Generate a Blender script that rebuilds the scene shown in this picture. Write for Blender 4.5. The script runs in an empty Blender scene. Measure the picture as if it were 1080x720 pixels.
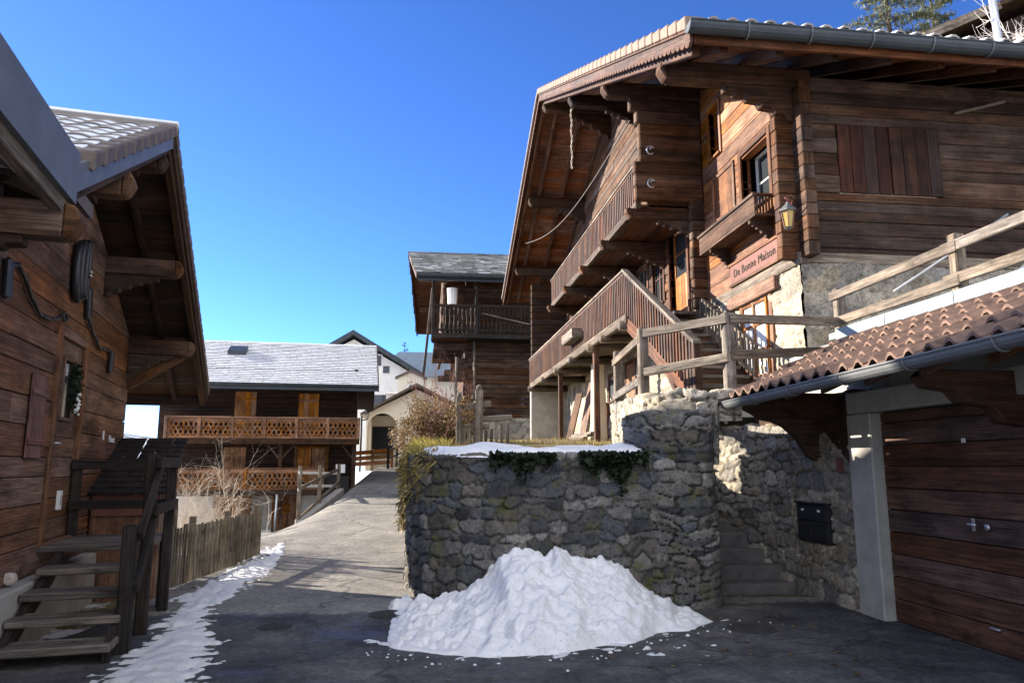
import bpy, bmesh, math, random
import numpy as np
from mathutils import Vector, Matrix
R = random.Random(7)
SC = bpy.context.scene
COL = SC.collection
rad = math.radians
ORG = {}

# ------------------------------------------------------------------ objects
def tag(o, label=None, cat=None, group=None, kind=None):
    if label: o['label'] = label
    if cat: o['category'] = cat
    if group: o['group'] = group
    if kind: o['kind'] = kind
    return o

def thing(name, label, cat, loc=(0, 0, 0), rz=0.0, group=None, local=False):
    o = bpy.data.objects.new(name, None)
    COL.objects.link(o)
    o.location = loc
    o.rotation_euler = (0, 0, rz)
    o.empty_display_size = .2
    tag(o, label, cat, group)
    ORG[o.name] = Vector((0, 0, 0)) if local else Vector(loc)
    return o

def top_of(o):
    while o.parent: o = o.parent
    return o

def link_mesh(name, me, mat, parent=None, loc=None):
    o = bpy.data.objects.new(name, me)
    COL.objects.link(o)
    if mat: me.materials.append(mat)
    if parent is not None:
        o.parent = parent
        org = ORG.get(top_of(parent).name)
        if org is not None and org.length > 0: me.transform(Matrix.Translation(-org))
    elif loc is not None:
        me.transform(Matrix.Translation(-Vector(loc)))
        o.location = loc
    return o

def copy_tree(o, parent=None):
    c = o.copy()
    COL.objects.link(c)
    if parent is not None: c.parent = parent
    for ch in list(o.children): copy_tree(ch, c)
    return c

def frame(org, x, y):
    """local x along, local y outward, z up"""
    x = Vector(x).normalized(); y = Vector(y).normalized()
    m = Matrix(((x.x, y.x, 0, org[0]), (x.y, y.y, 0, org[1]), (0, 0, 1, org[2]), (0, 0, 0, 1)))
    return m

class MB:
    """collects solids, builds ONE mesh object with grain UVs and a per-piece tint"""
    def __init__(s, M=None, seed=None):
        s.v = []; s.f = []; s.uv = []; s.t = []; s.M = M
        s.sm = []
    def add(s, vs, fs, grain=None, tint=None, smooth=False):
        b = len(s.v)
        vs = [Vector(p) for p in vs]
        if s.M is not None: vs = [s.M @ p for p in vs]
        if grain is not None:
            g = Vector(grain)
            if s.M is not None: g = s.M.to_3x3() @ g
        else: g = Vector((1, 0, 0))
        if g.length < 1e-6: g = Vector((1, 0, 0))
        g = g.normalized()
        t = R.random() if tint is None else tint
        ou, ov = R.uniform(0, 40), R.uniform(0, 40)
        s.v += vs
        for f in fs:
            n = (vs[f[1]] - vs[f[0]]).cross(vs[f[-1]] - vs[f[0]])
            if n.length > 1e-12: n.normalize()
            w = n.cross(g)
            if w.length < .35:      # end grain
                a = Vector((0, 0, 1)) if abs(g.z) < .8 else Vector((1, 0, 0))
                w = g.cross(a).normalized(); h = g.cross(w)
                s.uv.append([(p.dot(h) * .3 + ou, p.dot(w) + ov) for p in (vs[i] for i in f)])
            else:
                w.normalize()
                s.uv.append([(p.dot(g) + ou, p.dot(w) + ov) for p in (vs[i] for i in f)])
            s.f.append([i + b for i in f]); s.t.append(t); s.sm.append(smooth)
    def hexa(s, p, tint=None, grain=None):
        if grain is None:
            e = [Vector(p[1]) - Vector(p[0]), Vector(p[3]) - Vector(p[0]), Vector(p[4]) - Vector(p[0])]
            grain = max(e, key=lambda q: q.length)
        s.add(p, [(0, 3, 2, 1), (4, 5, 6, 7), (0, 1, 5, 4), (1, 2, 6, 5), (2, 3, 7, 6), (3, 0, 4, 7)], grain, tint)
    def box(s, x0, x1, y0, y1, z0, z1, tint=None, grain=None):
        s.hexa([(x0, y0, z0), (x1, y0, z0), (x1, y1, z0), (x0, y1, z0), (x0, y0, z1), (x1, y0, z1), (x1, y1, z1), (x0, y1, z1)], tint, grain)
    def beam(s, a, b, w, h, tint=None, up=(0, 0, 1), w2=None, h2=None):
        a = Vector(a); b = Vector(b); d = (b - a)
        if d.length < 1e-6: return
        g = d.normalized(); up = Vector(up)
        if abs(g.dot(up)) > .98: up = Vector((0, 1, 0)) if abs(g.y) < .9 else Vector((1, 0, 0))
        sx = g.cross(up).normalized(); sy = sx.cross(g).normalized()
        w2 = w if w2 is None else w2; h2 = h if h2 is None else h2
        def ring(c, w, h): return [c - sx * w / 2 - sy * h / 2, c + sx * w / 2 - sy * h / 2, c + sx * w / 2 + sy * h / 2, c - sx * w / 2 + sy * h / 2]
        p = ring(a, w, h) + ring(b, w2, h2)
        s.add(p, [(0, 3, 2, 1), (4, 5, 6, 7), (0, 1, 5, 4), (1, 2, 6, 5), (2, 3, 7, 6), (3, 0, 4, 7)], g, tint)
    def prism(s, poly, o, ax, ay, ext, tint=None, grain=None):
        o = Vector(o); ax = Vector(ax); ay = Vector(ay); ext = Vector(ext); n = len(poly)
        A = [o + ax * p[0] + ay * p[1] for p in poly]; B = [q + ext for q in A]
        fs = [tuple(range(n))[::-1], tuple(range(n, 2 * n))] + [(i, (i + 1) % n, n + (i + 1) % n, n + i) for i in range(n)]
        s.add(A + B, fs, grain if grain is not None else ax, tint)
    def tube(s, pts, r, n=8, r2=None, tint=None, cap=True):
        pts = [Vector(p) for p in pts]; m = len(pts); r2 = r if r2 is None else r2
        vs = []; fs = []
        prev = None
        for i, p in enumerate(pts):
            d = (pts[min(i + 1, m - 1)] - pts[max(i - 1, 0)]).normalized()
            a = Vector((0, 0, 1)) if abs(d.z) < .9 else Vector((1, 0, 0))
            if prev is not None:
                sx = prev - d * prev.dot(d)
                sx = sx.normalized() if sx.length > 1e-5 else d.cross(a).normalized()
            else: sx = d.cross(a).normalized()
            prev = sx
            sy = d.cross(sx)
            rr = r + (r2 - r) * i / max(1, m - 1)
            for k in range(n):
                th = 2 * math.pi * k / n
                vs.append(p + sx * rr * math.cos(th) + sy * rr * math.sin(th))
        for i in range(m - 1):
            for k in range(n):
                fs.append((i * n + k, i * n + (k + 1) % n, (i + 1) * n + (k + 1) % n, (i + 1) * n + k))
        if cap: fs += [tuple(range(n))[::-1], tuple(range((m - 1) * n, m * n))]
        s.add(vs, fs, pts[-1] - pts[0], tint, smooth=n > 5)
    def lathe(s, c, prof, n=12, tint=None):
        c = Vector(c); vs = []; fs = []
        for r, z in prof:
            for k in range(n):
                th = 2 * math.pi * k / n
                vs.append(c + Vector((r * math.cos(th), r * math.sin(th), z)))
        m = len(prof)
        for i in range(m - 1):
            for k in range(n): fs.append((i * n + k, i * n + (k + 1) % n, (i + 1) * n + (k + 1) % n, (i + 1) * n + k))
        fs += [tuple(range(n))[::-1], tuple(range((m - 1) * n, m * n))]
        s.add(vs, fs, (0, 0, 1), tint)
    def quad(s, a, b, c, d, tint=None, grain=None):
        s.add([a, b, c, d], [(0, 1, 2, 3)], grain if grain is not None else Vector(b) - Vector(a), tint)
    def build(s, name, mat, parent=None, loc=None, bevel=0, recalc=True, smooth=False):
        me = bpy.data.meshes.new(name)
        me.from_pydata([tuple(p) for p in s.v], [], s.f)
        uv = me.uv_layers.new(name='UVMap')
        flat = [c for f in s.uv for q in f for c in q]
        uv.data.foreach_set('uv', flat)
        at = me.attributes.new('tint', 'FLOAT', 'FACE')
        at.data.foreach_set('value', s.t)
        if recalc:
            bm = bmesh.new(); bm.from_mesh(me)
            bmesh.ops.recalc_face_normals(bm, faces=bm.faces)
            bm.to_mesh(me); bm.free()
        if len(me.polygons) == len(s.sm):
            me.polygons.foreach_set('use_smooth', [bool(q or smooth) for q in s.sm])
        me.update()
        o = link_mesh(name, me, mat, parent, loc)
        if bevel:
            m = o.modifiers.new('bevel', 'BEVEL'); m.width = bevel; m.segments = 1; m.limit_method = 'ANGLE'; m.angle_limit = rad(40)
        return o

# ------------------------------------------------------------------ noise in python
class VN:
    def __init__(s, seed, n=10):
        g = np.random.default_rng(seed)
        th = g.uniform(0, 2 * np.pi, n); k = g.uniform(.6, 1.7, n)
        s.kx = np.cos(th) * k; s.ky = np.sin(th) * k; s.p = g.uniform(0, 6.28, n); s.n = n
    def __call__(s, x, y, f=1.0):
        x = np.asarray(x, float); y = np.asarray(y, float)
        o = 0
        for i in range(s.n): o = o + np.sin((x * s.kx[i] + y * s.ky[i]) * f * 2 + s.p[i])
        return o / math.sqrt(s.n) * .8
    def fbm(s, x, y, f=1.0, o=4):
        r = 0; a = 1.0
        for i in range(o):
            r = r + a * s(x + i * 17.3, y - i * 9.1, f); f *= 2.1; a *= .5
        return r
def sstep(a, b, x):
    t = np.clip((np.asarray(x, float) - a) / (b - a), 0, 1)
    return t * t * (3 - 2 * t)

# ------------------------------------------------------------------ materials
class NT:
    def __init__(s, name):
        s.m = bpy.data.materials.new(name); s.m.use_nodes = True
        s.t = s.m.node_tree; s.b = s.t.nodes['Principled BSDF']; s.l = s.t.links
    def n(s, typ, **k):
        o = s.t.nodes.new(typ)
        for a, v in k.items():
            if a in o.inputs.keys() if isinstance(a, str) else False: o.inputs[a].default_value = v
            else: setattr(o, a, v)
        return o
    def link(s, a, b): s.l.new(a, b)
    def coord(s, kind='UV', scale=(1, 1, 1)):
        c = s.t.nodes.new('ShaderNodeTexCoord'); m = s.t.nodes.new('ShaderNodeMapping')
        m.inputs['Scale'].default_value = scale
        s.link(c.outputs[kind], m.inputs['Vector']); return m.outputs['Vector']
    def pos(s, scale=(1, 1, 1)):
        c = s.t.nodes.new('ShaderNodeNewGeometry'); m = s.t.nodes.new('ShaderNodeMapping')
        m.inputs['Scale'].default_value = scale
        s.link(c.outputs['Position'], m.inputs['Vector']); return m.outputs['Vector']
    def noise(s, vec, scale=5, detail=4, rough=.6, dist=0):
        o = s.t.nodes.new('ShaderNodeTexNoise'); s.link(vec, o.inputs['Vector'])
        o.inputs['Scale'].default_value = scale; o.inputs['Detail'].default_value = detail
        o.inputs['Roughness'].default_value = rough; o.inputs['Distortion'].default_value = dist
        return o.outputs['Fac']
    def ramp(s, fac, stops):
        o = s.t.nodes.new('ShaderNodeValToRGB'); s.link(fac, o.inputs['Fac'])
        e = o.color_ramp.elements
        while len(e) < len(stops): e.new(.5)
        for i, (p, c) in enumerate(stops):
            e[i].position = p; e[i].color = (*c, 1) if len(c) == 3 else c
        return o.outputs['Color']
    def mix(s, fac, a, b, mode='MIX'):
        o = s.t.nodes.new('ShaderNodeMix'); o.data_type = 'RGBA'; o.blend_type = mode
        for sock, v in ((o.inputs['Factor'], fac), (o.inputs[6], a), (o.inputs[7], b)):
            if hasattr(v, 'links'): s.link(v, sock)
            else: sock.default_value = v if not isinstance(v, tuple) else (*v, 1)[:4]
        return o.outputs[2]
    def math(s, op, a, b=0.0, clamp=False):
        o = s.t.nodes.new('ShaderNodeMath'); o.operation = op; o.use_clamp = clamp
        for sock, v in ((o.inputs[0], a), (o.inputs[1], b)):
            if hasattr(v, 'links'): s.link(v, sock)
            else: sock.default_value = v
        return o.outputs[0]
    def attr(s, name, out='Fac'):
        o = s.t.nodes.new('ShaderNodeAttribute'); o.attribute_name = name
        return o.outputs[out]
    def bump(s, h, strength=.3, dist=.01):
        o = s.t.nodes.new('ShaderNodeBump'); o.inputs['Strength'].default_value = strength
        o.inputs['Distance'].default_value = dist; s.link(h, o.inputs['Height'])
        s.link(o.outputs['Normal'], s.b.inputs['Normal'])
    def out(s, col, rough=.8, spec=.3):
        if hasattr(col, 'links'): s.link(col, s.b.inputs['Base Color'])
        else: s.b.inputs['Base Color'].default_value = (*col, 1)
        if hasattr(rough, 'links'): s.link(rough, s.b.inputs['Roughness'])
        else: s.b.inputs['Roughness'].default_value = rough
        s.b.inputs['Specular IOR Level'].default_value = spec
        return s.m

def wood(name, c1, c2, c3=None, vary=.5, rough=.75, streak=22, stain=.5, bump=.5, stainc=None):
    """weathered planks: c1 dark grain, c2 light grain, c3 greyed patches"""
    t = NT(name)
    uv = t.coord('UV', (1.0, 1.0, 1.0))
    uv1 = t.coord('UV', (1.2, streak, 1)); uv2 = t.coord('UV', (3.0, streak * 5, 1))
    a = t.noise(uv1, 1.3, 5, .65, .4); b = t.noise(uv2, 1.0, 3, .6)
    col = t.ramp(a, [(.28, c1), (.72, c2)])
    if c3:
        g = t.noise(t.pos((1, 1, 1)), 1.1, 5, .65)
        g = t.math('MULTIPLY', t.math('SUBTRACT', g, .45, True), 4.0, True)
        col = t.mix(t.math('MULTIPLY', g, stain), col, c3)
    g2 = t.noise(uv, 2.3, 3, .6)
    col = t.mix(t.ramp(g2, [(.62, (0, 0, 0)), (.78, (.75, .75, .75))]), col, stainc or tuple(x * .45 for x in c1))
    f = t.ramp(b, [(.3, (.5, .5, .5)), (.6, (1, 1, 1))])
    col = t.mix(1.0, col, f, 'MULTIPLY')
    # drying cracks, knots, dark weather bands
    ck = t.noise(t.coord('UV', (.55, 34, 1)), 1.0, 2, .5, .25)
    crk = t.ramp(ck, [(.488, (0, 0, 0)), (.497, (1, 1, 1)), (.503, (1, 1, 1)), (.512, (0, 0, 0))])
    crk = t.math('MULTIPLY', crk, t.ramp(t.noise(t.coord('UV', (.9, 3, 1)), 1.0, 2), [(.48, (0, 0, 0)), (.58, (1, 1, 1))]))
    col = t.mix(t.math('MULTIPLY', crk, .85), col, tuple(x * .22 for x in c1))
    kn = t.n('ShaderNodeTexVoronoi'); kn.inputs['Scale'].default_value = 1.0; kn.inputs['Randomness'].default_value = 1.0
    t.link(t.coord('UV', (1.5, 5.5, 1)), kn.inputs['Vector'])
    col = t.mix(t.ramp(kn.outputs['Distance'], [(.03, (.8, .8, .8)), (.085, (0, 0, 0))]), col, tuple(x * .35 for x in c1))
    wb = t.noise(t.coord('UV', (.5, 7, 1)), 1.0, 5, .7)
    col = t.mix(1.0, col, t.ramp(wb, [(.34, (.42, .40, .39)), (.5, (.92, .92, .92)), (.68, (1.42, 1.38, 1.32))]), 'MULTIPLY')
    # weather stains that run across the joints
    ws = t.noise(t.pos((.8, .8, 1.6)), 1.5, 7, .74)
    col = t.mix(1.0, col, t.ramp(ws, [(.36, (.52, .50, .49)), (.48, (.95, .95, .95)), (.62, (1.22, 1.22, 1.22))]), 'MULTIPLY')
    fs = t.noise(t.coord('UV', (1.6, 60, 1)), 1.0, 3, .7)
    col = t.mix(1.0, col, t.ramp(fs, [(.36, (.62, .60, .58)), (.55, (1.05, 1.05, 1.05))]), 'MULTIPLY')
    tn = t.attr('tint')
    v = t.math('ADD', t.math('MULTIPLY', tn, vary * 1.3), 1 - vary * .65)
    hsv = t.n('ShaderNodeHueSaturation'); t.link(col, hsv.inputs['Color']); t.link(v, hsv.inputs['Value'])
    t.link(t.math('ADD', t.math('MULTIPLY', t.math('FRACT', t.math('MULTIPLY', tn, 7.3)), .5), .75), hsv.inputs['Saturation'])
    t.bump(t.math('SUBTRACT', t.math('ADD', t.math('MULTIPLY', a, .6), b), t.math('MULTIPLY', crk, 1.2)), bump, .006)
    return t.out(hsv.outputs['Color'], rough, .25)

def plain(name, c, rough=.6, var=.25, metal=0, scale=6, bump=.15, spec=.3, vec='pos'):
    t = NT(name)
    a = t.noise(t.pos(), scale, 5, .65)
    col = t.ramp(a, [(.25, tuple(x * (1 - var) for x in c)), (.75, tuple(min(1, x * (1 + var)) for x in c))])
    t.b.inputs['Metallic'].default_value = metal
    if bump: t.bump(t.noise(t.pos(), scale * 9, 4, .6), bump, .004)
    return t.out(col, rough, spec)

def colattr(name, rough=.85, bump=.5, mult=1.0, moss=0.0):
    """stone: per stone colour from a mesh attribute, broken up by noise"""
    t = NT(name)
    c = t.attr('Col', 'Color')
    a = t.noise(t.pos(), 14, 6, .7); b = t.noise(t.pos(), 60, 4, .7); d = t.noise(t.pos(), 2.2, 4, .6)
    f = t.ramp(a, [(.3, (.5, .5, .5)), (.5, (.95, .95, .95)), (.75, (1.35, 1.32, 1.28))])
    col = t.mix(1.0, c, f, 'MULTIPLY')
    f2 = t.ramp(b, [(.34, (.5, .5, .51)), (.5, (1, 1, 1)), (.64, (1.4, 1.4, 1.38))])
    col = t.mix(1.0, col, f2, 'MULTIPLY')
    f3 = t.ramp(d, [(.3, (.75, .75, .77)), (.7, (1.1, 1.08, 1.04))])
    col = t.mix(1.0, col, f3, 'MULTIPLY')
    lich = t.noise(t.pos(), 9, 5, .75)
    col = t.mix(t.ramp(lich, [(.66, (0, 0, 0)), (.74, (.6, .6, .6))]), col, (.30, .29, .25))
    if moss:
        mo = t.noise(t.pos(), 3.5, 5, .7)
        col = t.mix(t.ramp(mo, [(.62 - moss * .2, (0, 0, 0)), (.72 - moss * .2, (.8, .8, .8))]), col, (.10, .10, .03))
    t.bump(t.math('ADD', a, t.math('MULTIPLY', b, .8)), min(1, bump * 1.6), .016)
    return t.out(col, rough, .25)

def leafmat(name, c, var=.6, trans=.25, rough=.6):
    t = NT(name)
    tn = t.attr('tint')
    col = t.ramp(tn, [(0, tuple(x * (1 - var) for x in c)), (.6, c), (1, tuple(min(1, x * (1 + var)) for x in c))])
    m = t.out(col, rough, .2)
    tr = t.n('ShaderNodeBsdfTranslucent'); t.link(col, tr.inputs['Color'])
    mx = t.n('ShaderNodeMixShader'); mx.inputs[0].default_value = trans
    t.link(t.b.outputs[0], mx.inputs[1]); t.link(tr.outputs[0], mx.inputs[2])
    t.link(mx.outputs[0], t.t.nodes['Material Output'].inputs['Surface'])
    return m

def snowmat(name, dirt=.35, scale=1.0, grain=.5):
    t = NT(name)
    a = t.noise(t.pos(), 5 * scale, 6, .7); b = t.noise(t.pos(), 34 * scale, 5, .75); c = t.noise(t.pos(), 120, 3, .7)
    col = t.ramp(a, [(.3, (.74, .75, .77)), (.6, (.86, .87, .88))])
    col = t.mix(t.ramp(b, [(.57, (0, 0, 0)), (.66, (dirt, dirt, dirt))]), col, (.40, .34, .28))
    d2 = t.noise(t.pos(), 11, 6, .8)
    col = t.mix(t.ramp(d2, [(.57, (0, 0, 0)), (.70, (dirt, dirt, dirt))]), col, (.62, .53, .42))
    t.bump(t.math('ADD', t.math('MULTIPLY', b, 1.2), t.math('MULTIPLY', c, .5)), grain, .02)
    m = t.out(col, .55, .3)
    t.b.inputs['Subsurface Weight'].default_value = .15
    t.b.inputs['Subsurface Radius'].default_value = (.03, .04, .05)
    return m

def snowtile(name, c1, c2, amount=.6, scale=3.0, vary=.5, edge=.55):
    """roof tiles under thin patchy snow: the tile shows through along the edges"""
    t = NT(name)
    tn = t.attr('tint')
    base = t.mix(t.noise(t.pos(), 8, 4, .6), c1, c2)
    hsv = t.n('ShaderNodeHueSaturation'); t.link(base, hsv.inputs['Color'])
    t.link(t.math('ADD', t.math('MULTIPLY', tn, vary), 1 - vary / 2), hsv.inputs['Value'])
    nz = t.noise(t.pos(), scale, 6, .7); n2 = t.noise(t.pos(), scale * 7, 4, .7)
    f = t.math('ADD', t.math('ADD', t.math('MULTIPLY', nz, .9), t.math('MULTIPLY', n2, .5)), t.math('MULTIPLY', tn, .35))
    g = t.n('ShaderNodeNewGeometry'); sx = t.n('ShaderNodeSeparateXYZ'); t.link(g.outputs['Normal'], sx.inputs[0])
    up = t.math('MULTIPLY', t.math('SUBTRACT', sx.outputs['Z'], edge, True), 5, True)
    f = t.ramp(f, [(.86 - amount * .45 - .06, (0, 0, 0)), (.86 - amount * .45 + .1, (1, 1, 1))])
    f = t.math('MULTIPLY', f, up)
    col = t.mix(f, hsv.outputs['Color'], (.80, .82, .85))
    t.bump(t.noise(t.pos(), 40, 4, .7), .4, .01)
    return t.out(col, .75, .25)

M = {}
M['old'] = wood('weathered_log', (.048, .023, .013), (.155, .076, .041), (.20, .135, .09), .55, .8, 20, .55)
M['side'] = wood('sun_blackened_log', (.028, .014, .009), (.108, .054, .031), (.17, .113, .078), .6, .8, 26, .6, stainc=(.035, .02, .013))
M['dark'] = wood('dark_log', (.030, .017, .011), (.085, .046, .027), (.10, .068, .045), .45, .82, 20, .4)
M['warm'] = wood('warm_larch', (.15, .062, .032), (.31, .145, .078), (.34, .21, .135), .45, .7, 18, .5, stainc=(.10, .045, .022))
M['orange'] = wood('orange_larch', (.26, .085, .016), (.46, .17, .036), None, .3, .6, 18, 0, stainc=(.28, .10, .03))
M['red'] = wood('red_brown_wood', (.058, .024, .013), (.145, .062, .034), (.17, .11, .075), .65, .7, 20, .4)
M['soffit'] = wood('soffit_board', (.16, .062, .034), (.31, .135, .075), (.22, .12, .08), .4, .75, 18, .4)
M['grey'] = wood('grey_weathered_wood', (.12, .10, .082), (.34, .29, .24), (.25, .22, .19), .35, .85, 22, .4, stainc=(.09, .075, .06))
M['brown'] = wood('brown_plank', (.075, .038, .022), (.20, .105, .060), (.16, .105, .075), .5, .75, 16, .5)
M['leftwall'] = wood('left_wall_plank', (.115, .058, .037), (.265, .138, .085), (.25, .175, .13), .30, .7, 15, .55, stainc=(.075, .036, .022))
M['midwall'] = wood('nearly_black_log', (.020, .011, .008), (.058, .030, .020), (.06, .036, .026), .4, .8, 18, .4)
M['fret'] = wood('honey_wood', (.21, .088, .032), (.38, .175, .07), None, .4, .6, 16, 0, stainc=(.16, .06, .02))
M['shut'] = wood('light_shutter_wood', (.30, .125, .040), (.52, .25, .092), None, .3, .6, 14, 0, stainc=(.2, .08, .028))
M['blackwood'] = wood('black_stained_wood', (.016, .012, .011), (.046, .036, .031), (.05, .042, .04), .35, .8, 18, .3)
M['step'] = wood('worn_step_wood', (.095, .08, .07), (.25, .22, .195), (.22, .20, .18), .3, .75, 16, .4)
M['garage'] = wood('garage_plank', (.068, .033, .021), (.195, .094, .056), (.17, .11, .08), .28, .65, 10, .4, stainc=(.035, .015, .009))
M['picket'] = wood('picket_wood', (.13, .11, .08), (.36, .31, .235), (.28, .25, .2), .4, .85, 20, .4)
M['pink'] = wood('faded_red_board', (.16, .068, .058), (.26, .125, .11), None, .25, .7, 12, 0)
M['stone'] = colattr('rubble_stone', .8, .6)
M['stonemoss'] = colattr('mossy_rubble_stone', .88, .6, 1, .35)
M['zinc'] = plain('dark_zinc', (.13, .14, .145), .5, .25, .15, 3, .15)
M['zincdark'] = plain('dark_painted_zinc', (.045, .055, .065), .45, .3, .3, 3, .1)
M['zinclight'] = plain('pale_zinc_sheet', (.20, .25, .275), .5, .2, .3, 2, .1)
M['iron'] = plain('black_iron', (.020, .020, .022), .6, .35, .05, 12, .3)
M['leather'] = plain('black_leather', (.014, .016, .018), .38, .4, 0, 20, .3, .5)
M['concrete'] = plain('grey_concrete', (.36, .35, .32), .9, .22, 0, 4, .4)
M['kerb'] = M['base'] if 'base' in M else None
M['darkstone'] = plain('dark_step_stone', (.16, .15, .135), .9, .35, 0, 7, .5)
M['base'] = plain('beige_concrete_base', (.34, .32, .28), .9, .25, 0, 3, .4)
M['plaster'] = plain('cream_plaster', (.62, .56, .43), .9, .10, 0, 3, .3)
M['cream'] = plain('chapel_cream', (.80, .74, .60), .9, .06, 0, 3, .2)
M['white'] = plain('white_plaster', (.78, .77, .73), .9, .08, 0, 2, .2)
M['tilebrown'] = plain('brown_clay_tile', (.155, .098, .074), .85, .55, 0, 9, .3)
M['tilegrey'] = plain('grey_brown_tile', (.115, .092, .078), .7, .3, 0, 9, .3)
M['vergetile'] = plain('pale_verge_tile', (.21, .15, .115), .8, .25, 0, 7, .3)
M['snow'] = snowmat('dirty_snow', .62)
M['snowclean'] = snowmat('thin_snow', .12, 1.6)
M['roadsnow'] = snowmat('trodden_snow', .55, 1.5, .8)
M['snowtile'] = snowtile('snowy_shingle', (.20, .19, .185), (.34, .33, .32), 1.62, 2.0, .7)
M['snowslate'] = snowtile('snowy_slate', (.10, .098, .09), (.24, .235, .22), 1.5, .8, .8, .15)
M['snowtile2'] = snowtile('snowy_clay_tile', (.20, .18, .165), (.28, .25, .23), 1.55, 2.0, .5, .2)
M['curtain'] = plain('white_curtain', (.78, .78, .76), .9, .1, 0, 10, .3)
M['rope'] = plain('pale_cable', (.16, .14, .125), .7, .2, 0, 10, 0)
M['chain'] = plain('grey_chain', (.30, .27, .23), .5, .3, .3, 10, 0)
M['whitepaint'] = plain('white_paint', (.72, .72, .70), .6, .1, 0, 6, .1)
M['redpaint'] = plain('dull_red_paint', (.15, .055, .038), .6, .25, 0, 6, .1)
M['rock'] = plain('pale_rock', (.45, .39, .35), .9, .25, 0, 10, .6)
M['steel'] = plain('pale_steel', (.55, .56, .57), .35, .15, .7, 8, 0)
M['lampglass'] = plain('yellow_lamp_glass', (.36, .25, .05), .25, .15, 0, 8, 0, .5)
M['olive'] = leafmat('dry_olive_leaves', (.185, .125, .062), .6, .3)
M['redtwig'] = plain('reddish_twig', (.20, .085, .07), .8, .3, 0, 10, 0)
M['paletwig'] = plain('pale_dry_twig', (.66, .58, .48), .85, .3, 0, 10, 0)
M['frosttwig'] = plain('frosted_twig', (.72, .66, .60), .85, .2, 0, 10, 0)
M['drygrass'] = leafmat('dry_grass_blade', (.42, .36, .10), .55, .3)
M['moss'] = leafmat('yellow_green_moss', (.27, .205, .065), .7, .2)
M['ivy'] = leafmat('dark_ivy', (.018, .030, .014), .7, .15)
M['needle'] = leafmat('conifer_needle', (.13, .14, .075), .6, .2)
M['needledark'] = leafmat('dark_conifer_needle', (.035, .05, .025), .5, .15)
M['bark'] = wood('bark', (.05, .035, .025), (.13, .095, .07), None, .3, .9, 10, 0)
def _glass():
    t = NT('window_glass')
    m = t.out((.03, .035, .04), .06, .6)
    return m
M['glass'] = _glass()

M['shutterred'] = wood('old_red_shutter', (.030, .011, .008), (.085, .030, .017), (.07, .04, .03), .6, .7, 20, .4)
M['shutterold'] = wood('black_brown_shutter', (.032, .016, .011), (.075, .036, .024), (.08, .05, .04), .6, .75, 20, .4)
M['coverlid'] = plain('worn_cover_iron', (.055, .053, .05), .85, .3, 0, 12, .3, .1)
M['greydark'] = wood('grey_brown_beam', (.07, .05, .036), (.19, .145, .11), (.17, .14, .115), .4, .85, 20, .4)
# ------------------------------------------------------------------ rubble masonry
PAL_GREY = [(.21, .205, .20), (.15, .152, .158), (.26, .25, .235), (.19, .182, .172), (.32, .31, .29), (.10, .102, .112), (.24, .215, .19), (.15, .165, .185), (.40, .385, .36), (.21, .19, .17)]
PAL_LIGHT = [(.46, .42, .34), (.36, .33, .28), (.55, .50, .40), (.40, .36, .30), (.30, .28, .25), (.50, .44, .33)]
PAL_BASE = [(.33, .30, .25), (.28, .26, .23), (.37, .33, .26), (.25, .235, .21), (.40, .36, .29), (.30, .255, .19)]

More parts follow.
